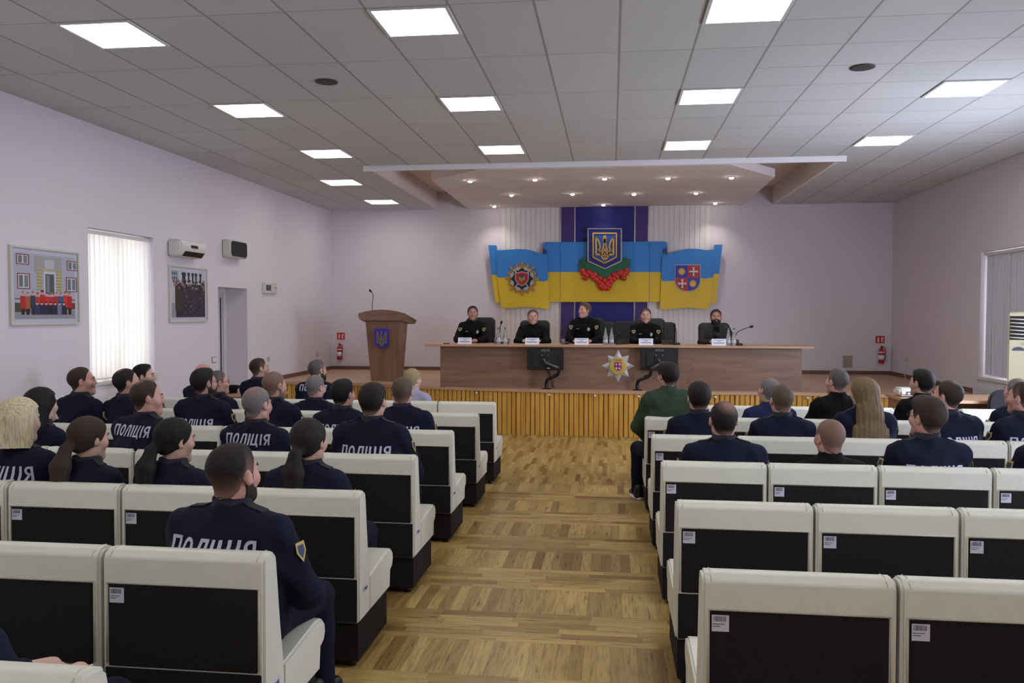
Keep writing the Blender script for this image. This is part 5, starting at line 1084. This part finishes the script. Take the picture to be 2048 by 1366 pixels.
    if True:
        T = lambda q: tuple(R @ np.array(q)+hp); RM = Matrix([list(r) for r in R])
        for s in (-1, 1):
            b = MB(); b.ball(T((s*.031, .0795, .011)), (.0130, .0112, .0062), 10, 8, RM); b.mi(1); b.ball(T((s*.031, .0882, .011)), (.0052, .0035, .0050), 8, 6, RM); b.build('eye', [mat('eye_white', C(170, 162, 158), .3), mat('dark_iris', C(40, 30, 26), .2)], root)
            b = MB(); b.tube([T((s*.014, .0890, .031)), T((s*.030, .0885, .036)), T((s*.048, .0760, .033))], [.0035, .0045, .003], 6); b.build('eyebrow', mat('brow_'+hc, HM[hc], .8), root)
        if face: b = MB(); b.tube([T((-.021, .0925, -.0555)), T((0, .0985, -.054)), T((.021, .0925, -.0555))], [.0028, .0042, .0028], 6); b.build('lips', mat('lips', C(160, 98, 92), .5), root)
        if glasses:
            b = MB()
            for s in (-1, 1):
                ring = [T((s*.032+.022*math.cos(t), .094, .010+.017*math.sin(t))) for t in [2*math.pi*k/14 for k in range(15)]]; b.tube(ring, .0016, 5); b.tube([T((s*.054, .092, .014)), T((s*.086, .02, .016)), T((s*.090, -.012, .004))], .002, 5)
            b.tube([T((-.01, .099, .012)), T((.01, .099, .012))], .0016, 5); b.build('glasses', M_BLACK, root)
    bv = None
    if top == 'police' or text:
        bm = bmesh.new(); bm.from_mesh(jm); bv = BVHTree.FromBMesh(bm); bm.free()
    if text: print_on(bv, ja, text, tw, crown-tz, M_LETTER)
    if top == 'police':
        nk = p['neck']; b = MB(); n = 20; vs = []
        for k in range(n+1):                            # stand-up shirt collar, open at the throat
            t = math.radians(-60+300*k/n-0); a = -math.pi/2+(-150+300*k/n)/180*math.pi; c, s_ = math.cos(a), math.sin(a)
            for r, z in ((.082, -.035), (.072, .056-.022*max(0, s_)), (.066, .054-.022*max(0, s_)), (.068, -.02)): vs.append((nk[0]+r*c*1.02, nk[1]+.010+r*s_*1.05, nk[2]+z))
        b.smooth = True; b.add(vs, [(4*k+q, 4*k+4+q, 4*k+4+(q+1) % 4, 4*k+(q+1) % 4) for k in range(n) for q in range(4)]); b.build('collar', M_NAVYD, ja)
        if epaulet:
            for s in (-1, 1):
                b = MB(); P = []
                for f in (0, .25, .5, .7, .9):
                    q = (p['sh'][s]-np.array([s*.015, 0, 0]))*f+(nk+np.array([s*.075, 0, 0]))*(1-f); hit = bv.ray_cast(Vector((q[0], q[1], q[2]+.3)), Vector((0, 0, -1))); zz = hit[0].z if hit[0] is not None else q[2]+.05; P.append((q[0], q[1], zz+.000))
                vs = [];
                for (a, c_, z) in P: vs += [(a, c_-.024, z-.002), (a, c_+.024, z-.002), (a, c_+.024, z+.003), (a, c_-.024, z+.003)]
                b.add(vs, [(4*k+q, 4*k+(q+1) % 4, 4*k+4+(q+1) % 4, 4*k+4+q) for k in range(4) for q in range(4)]+[(3, 2, 1, 0), (16, 17, 18, 19)]); b.build('shoulder_strap', M_NAVYD, ja)
        for s in ((-1, 1) if patch == 0 else (patch,)):
            c0 = p['sh'][s]*.72+p['el'][s]*.28; hit = bv.ray_cast(Vector((c0[0]+s*.3, c0[1], c0[2])), Vector((-s, 0, 0))) if not face else bv.ray_cast(Vector((c0[0]+s*.014, 1, c0[2])), Vector((0, -1, 0)))
            if hit[0] is not None:
                q = hit[0]; nrm = hit[1]; u = Vector((0, 1, 0)) if not face else Vector((1, 0, 0)); v = nrm.cross(u).normalized() if abs(nrm.dot(u)) < .99 else Vector((0, 0, 1)); u = v.cross(nrm).normalized(); b = MB()
                up = v if v.z > 0 else -v; o = q+nrm*.004
                b.mi(0); sh6 = [(-.03, .035), (.03, .035), (.032, -.005), (.0, -.045), (-.032, -.005)]; b.add([tuple(o+u*a*.9+up*c_) for a, c_ in sh6], [(0, 1, 2, 3, 4)])
                b.mi(1); b.add([tuple(o+nrm*.001+u*a*.6+up*c_*.65) for a, c_ in sh6], [(0, 1, 2, 3, 4)]); t = b.build('sleeve_patch', [mat('patch_gold', C(176, 160, 90), .6), mat('patch_blue', C(40, 50, 90), .6)], ja, fix=False); mo = t.modifiers.new('s', 'SOLIDIFY'); mo.thickness = .002; mo.offset = 0
    return root, p, hp, R, ja, bv
def from_crown(u, v, Y): q = at(u, v, Y=Y); return q[0], q[2]
POL = 'ПОЛІЦІЯ'
AUD = [ # u, v of the crown, depth, label, options
 (470, 888, 3.05, 'broad man in navy police uniform with fade haircut, nearest figure by the aisle', dict(tz=0.38, yaw=-14, pitch=-2, hair='fade', hc='dark', sk='pink', rot=-8, w=1.12, bulk=1.12, text=POL, tw=.37, hi=1, beard='dark', fat=1.08)),
 (620, 838, 4.15, 'woman in navy uniform with long dark ponytail, aisle end of the fifth left row', dict(tz=0.41, yaw=-8, pitch=-2, hair='ponytail', hc='dark', sk='fair', rot=-6, w=.98, text='НО', tw=.085, brow='dark', seat=.44)),
 (352, 838, 4.15, 'woman in navy uniform, black ponytail, dark red tie, middle of three ponytails', dict(yaw=-24, pitch=-8, hair='ponytail', hc='black', sk='light', rot=-10, w=.9)),
 (180, 835, 4.15, 'woman in navy uniform with brown ponytail and blue hair tie', dict(yaw=-14, pitch=-8, hair='ponytail', hc='brown', sk='light', rot=-10, w=.9, brow='blue')),
 (42, 800, 4.15, 'woman in navy uniform with loose blonde shoulder-length hair at the left edge', dict(tz=0.385, yaw=-8, pitch=-4, hair='loose', hc='blonde', sk='light', rot=-4, w=1.0, text=POL, tw=.36)),
 (747, 768, 5.27, 'man in navy police jacket, dark hair, aisle end of the fourth left row', dict(tz=0.43, yaw=-5, pitch=-6, hair='short', hc='dark', sk='fair', rot=-4, w=1.1, bulk=1.05, text=POL, tw=.34)),
 (516, 775, 5.27, 'man in navy police jacket with grey thinning hair, fourth left row', dict(tz=0.335, yaw=-13, pitch=-6, hair='ring', hc='grey', sk='pink', rot=-8, w=1.05, text=POL, tw=.33)),
 (297, 762, 5.27, 'heavy brown-haired man in navy police jacket, sitting beside the black-haired woman', dict(tz=0.33, yaw=-32, pitch=-4, hair='receding', hc='brown', sk='pink', rot=-20, w=1.15, bulk=1.12, text=POL, tw=.34, fat=1.08)),
 (85, 778, 5.27, 'woman with black bob hair in dark uniform behind the blonde woman', dict(yaw=-6, hair='bob', hc='black', sk='light', rot=-6, w=.85, bulk=.9)),
 (-34, 775, 5.27, 'man in dark uniform cut by the left edge, only cheek visible', dict(yaw=-45, hair='buzz', hc='brown', sk='pink', rot=-10)),
 (805, 755, 6.5, 'man in navy police jacket, blond fade haircut, aisle end of third left row', dict(tz=0.42, yaw=6, hair='fade', hc='ash', sk='pink', rot=2, w=1.08, text=POL, tw=.33)),
 (687, 760, 6.5, 'man in police jacket, short black hair, second from aisle, third left row', dict(tz=0.385, yaw=-18, hair='short', hc='black', sk='fair', rot=-4, w=1.05, text=POL, tw=.31)),
 (550, 743, 6.5, 'man in navy uniform with shaved greyish head, third left row', dict(yaw=-20, pitch=-4, hair='buzz', hc='stubble', sk='fair', rot=-8, w=1.0, beard='stubble')),
 (410, 738, 6.5, 'man in navy police jacket with dark hair, glasses and beard, third left row', dict(tz=0.44, yaw=-28, hair='short', hc='dark', sk='fair', rot=-6, w=1.05, text=POL, tw=.31, glasses=True, beard='dark')),
 (166, 735, 6.5, 'stout man in navy uniform with short greying brown hair, seated before the glowing window', dict(yaw=-44, hair='receding', hc='brown', sk='pink', rot=-14, w=1.0, bulk=1.0, fat=1.05)),
 (256, 738, 6.5, 'man in navy uniform with receding dark hair under the glowing window', dict(yaw=-36, hair='receding', hc='dark', sk='fair', rot=-12, w=.85, bulk=.9)),
 (632, 752, 7.75, 'man in navy uniform bowing a greying head, second left row', dict(yaw=-18, pitch=-14, hair='receding', hc='grey', sk='pink', rot=-6, w=1.0)),
 (438, 742, 7.75, 'man in navy uniform with greying sides and glasses, half behind the bearded man', dict(yaw=-35, hair='fade', hc='salt', sk='pink', rot=-14, glasses=True)),
 (290, 730, 7.75, 'young man in dark uniform in right profile before the bright blind', dict(yaw=-52, hair='short', hc='black', sk='light', rot=-20)),
 (409, 727, 8.9, 'bald man in dark blue clothes in the front left row', dict(yaw=-20, hair=None, hc='stubble', sk='pink', rot=-8)),
 (520, 717, 8.9, 'slim man in navy uniform with brown fade haircut, front left row near the doorway', dict(yaw=-34, hair='fade', hc='brown', sk='light', rot=-14, w=.95)),
 (636, 720, 8.9, 'man in navy police jacket with dark fade haircut, front left row below the extinguisher', dict(tz=0.31, yaw=-26, hair='fade', hc='salt', sk='fair', rot=-8, w=1.05, text=POL, tw=.33, beard='dark')),
 (826, 738, 8.9, 'small woman in light grey top with streaked blonde hair, front left row', dict(yaw=-22, pitch=-5, hair='bun', hc='streaked', sk='light', rot=-6, w=.9, top='light_grey', col=C(150, 150, 172))),
 (1335, 727, 7.75, 'man in dark green sweater and black sneakers, aisle end of the second right row', dict(yaw=14, pitch=-6, hair='thick', hc='dark', sk='fair', rot=18, w=1.08, bulk=1.12, top='green', col=C(52, 66, 52), sneakers=True)),
 (1398, 765, 6.5, 'man in navy uniform with short dark hair, aisle end of the third right row', dict(yaw=4, hair='short', hc='dark', sk='pink', rot=2, w=1.02)),
 (1447, 803, 5.27, 'man in navy uniform with a bald crown, fourth right row near the aisle', dict(yaw=3, hair='ring', hc='dark', sk='pink', rot=0, w=1.1, bulk=1.05)),
 (1563, 770, 6.5, 'man in navy uniform with reddish-grey fade haircut, third right row', dict(yaw=5, hair='fade', hc='ash', sk='pink', rot=2, w=1.02)),
 (1537, 757, 7.75, 'man in blue suit jacket with bluish grey hair, second right row', dict(yaw=22, roll=6, hair='receding', hc='grey', sk='fair', rot=6, top='blue_suit', col=C(34, 40, 78))),
 (1673, 738, 7.75, 'man in black top with grey fade haircut, second right row', dict(yaw=22, hair='fade', hc='salt', sk='pink', rot=10, w=1.05, top='black')),
 (1726, 755, 6.5, 'woman with very long straight light brown hair, third right row', dict(yaw=10, hair='long', hc='dblonde', sk='light', rot=4, w=.95)),
 (1659, 838, 5.27, 'slouching man in black top with shaved head, fourth right row', dict(yaw=10, pitch=-3, hair='buzz', hc='stubble', sk='pink', rot=6, w=.98, top='black')),
 (1842, 740, 7.75, 'man in black T-shirt with thick black hair, second right row beside the projector', dict(yaw=22, hair='short', hc='black', sk='fair', rot=14, w=1.0, top='black')),
 (1893, 762, 6.5, 'man in navy police jacket with thinning brown hair, third right row', dict(tz=0.44, yaw=30, hair='receding', hc='brown', sk='pink', rot=14, w=1.1, text=POL, tw=.33)),
 (1852, 797, 5.27, 'man in navy police jacket with glasses and dark hair, fourth right row', dict(tz=0.425, yaw=28, hair='thick', hc='brown', sk='pink', rot=4, w=1.05, text=POL, tw=.33, glasses=True)),
 (2032, 757, 7.75, 'bald man in dark uniform at the right edge, second right row', dict(yaw=20, hair='ring', hc='grey', sk='pink', rot=10)),
 (2044, 765, 6.5, 'man in navy police jacket cut by the right edge, third right row', dict(tz=0.43, yaw=28, hair='fade', hc='brown', sk='pink', rot=10, text=POL, tw=.33)),
 (2110, 800, 5.27, 'officer at the right edge of whom only a navy shoulder shows', dict(yaw=10, hair='short', hc='dark', rot=6, w=1.05)),
]
for u, v, Y, lb, op in AUD:
    X, Z = from_crown(u, v, Y); zf = fz(Y); person(lb, X, Y, zf, float(Z-zf), **op)
# half-seen woman at the bottom left corner, nearest row
person('woman in navy uniform with a brown ponytail, bottom left corner, nearest bench row', -1.83, 2.0, fz(2.0), 1.19, yaw=35, pitch=-12, hair='ponytail', hc='brown', sk='light', rot=-12, w=.95)
# ------------------------------------------------------------------ the five men at the desk (facing the hall)
def desk_person(u, v, Y, lb, la, ra, **op):
    """la, ra: wrist targets (x, y, z) in the person's frame, hands lying on the desk; x>0 is the photo's left"""
    q = at(u, v, Y=Y); crown = float(q[2]-STAGE); lean = op.pop('lean', .08); w = op.get('w', 1.)
    p = pose_seated(crown, w, lean=lean, arms='lap', seat=.46); dz = DZ-STAGE
    for s, t in ((1, la), (-1, ra)):
        tt = np.array([t[0], t[1], dz+.045]); p['wr'][s] = tt; sh = p['sh'][s]; mid = (sh+tt)/2+np.array([s*.09, .0, -.10]); mid[2] = max(mid[2], dz-.02 if mid[1] > .22 else .5); p['el'][s] = mid
        d = np.array([-s*.75, .6, -.05]); p['hd'][s] = d
    return person(lb, q[0]+op.pop('dx', 0), Y+lean*.9, STAGE, crown, rot=180+op.pop('trn', 0), pose=p, face=True, hi=1, **op)
def front_badge(res, kind):
    root, p, hp, R, ja, bv = res
    if kind:
        for nm, x, dz_, P, m in (('police_badge', -.085, .17, [(.0, .032), (.024, .016), (.022, -.012), (0, -.034), (-.022, -.012), (-.024, .016)], M_SIL), ('name_strip', .09, .16, [(-.03, .005), (.03, .005), (.03, -.006), (-.03, -.006)], mat('grey_print', C(130, 130, 140), .4))):
            z = p['neck'][2]-dz_; hit = bv.ray_cast(Vector((x, 1, z)), Vector((0, -1, 0)))
            y = hit[0].y if hit[0] is not None else .1
            b = MB(); b.prism_xz([(x+a, z+c) for a, c in P], y-.01, y+.006); b.build(nm, m, ja)
r1 = desk_person(945, 613, 13.62, 'dark-haired man in black police uniform leaning on the desk at its left end', (.16, .42), (-.12, .44), hair='short', hc='black', sk='tan', yaw=8, pitch=2, trn=4, text=None, w=1.0); front_badge(r1, 1)
r2 = desk_person(1066, 620, 13.62, 'grey-haired man in plain black jumper, second at the desk', (.14, .40), (-.16, .40), hair='short', hc='salt', sk='pink', yaw=10, pitch=0, top='black', w=1.08, fat=1.05)
r3 = desk_person(1170, 607, 13.62, 'man in black police uniform turning his head left, middle of the desk', (.12, .40), (-.18, .38), hair='thick', hc='ash', sk='pink', yaw=-38, pitch=2, trn=-8, w=1.08, fat=1.03); front_badge(r3, 1)
r4 = desk_person(1292, 617, 13.62, 'man in black police uniform with lowered eyes and stubble, fourth at the desk', (.08, .42), (-.06, .42), hair='fade', hc='dark', sk='pink', yaw=-3, pitch=-4, w=1.05, beard=None); front_badge(r4, 1)
r5 = desk_person(1432, 620, 13.62, 'bearded man in dark grey blazer at the right end of the desk', (.14, .40), (-.14, .40), hair='short', hc='dark', sk='tan', yaw=-2, pitch=1, top='grey_blazer', col=C(48, 46, 46), beard='black', w=1.05)
for r in (r1, r3, r4):                       # these officers wear black, not navy
    r[4].data = r[4].data.copy(); r[4].data.materials.clear(); r[4].data.materials.append(M_BLKC)
root, p, hp, R, ja, bv = r5
bm = bmesh.new(); bm.from_mesh(ja.data); bv = BVHTree.FromBMesh(bm); bm.free()
b = MB(); nz = p['neck'][2]; vs = []
for z, w_ in ((nz-.01, .040), (nz-.09, .055), (nz-.17, .05), (nz-.25, .035), (nz-.33, .012)):
    for x in (-w_, 0, w_):
        hit = bv.ray_cast(Vector((x, 1, z)), Vector((0, -1, 0))); y = hit[0].y if hit[0] is not None else .08; vs.append((x, y+.004, z))
b.add(vs, [(3*k+q, 3*k+q+1, 3*k+q+4, 3*k+q+3) for k in range(4) for q in range(2)]); o = b.build('black_shirt', M_BLKC, root); mo = o.modifiers.new('s', 'SOLIDIFY'); mo.thickness = .003
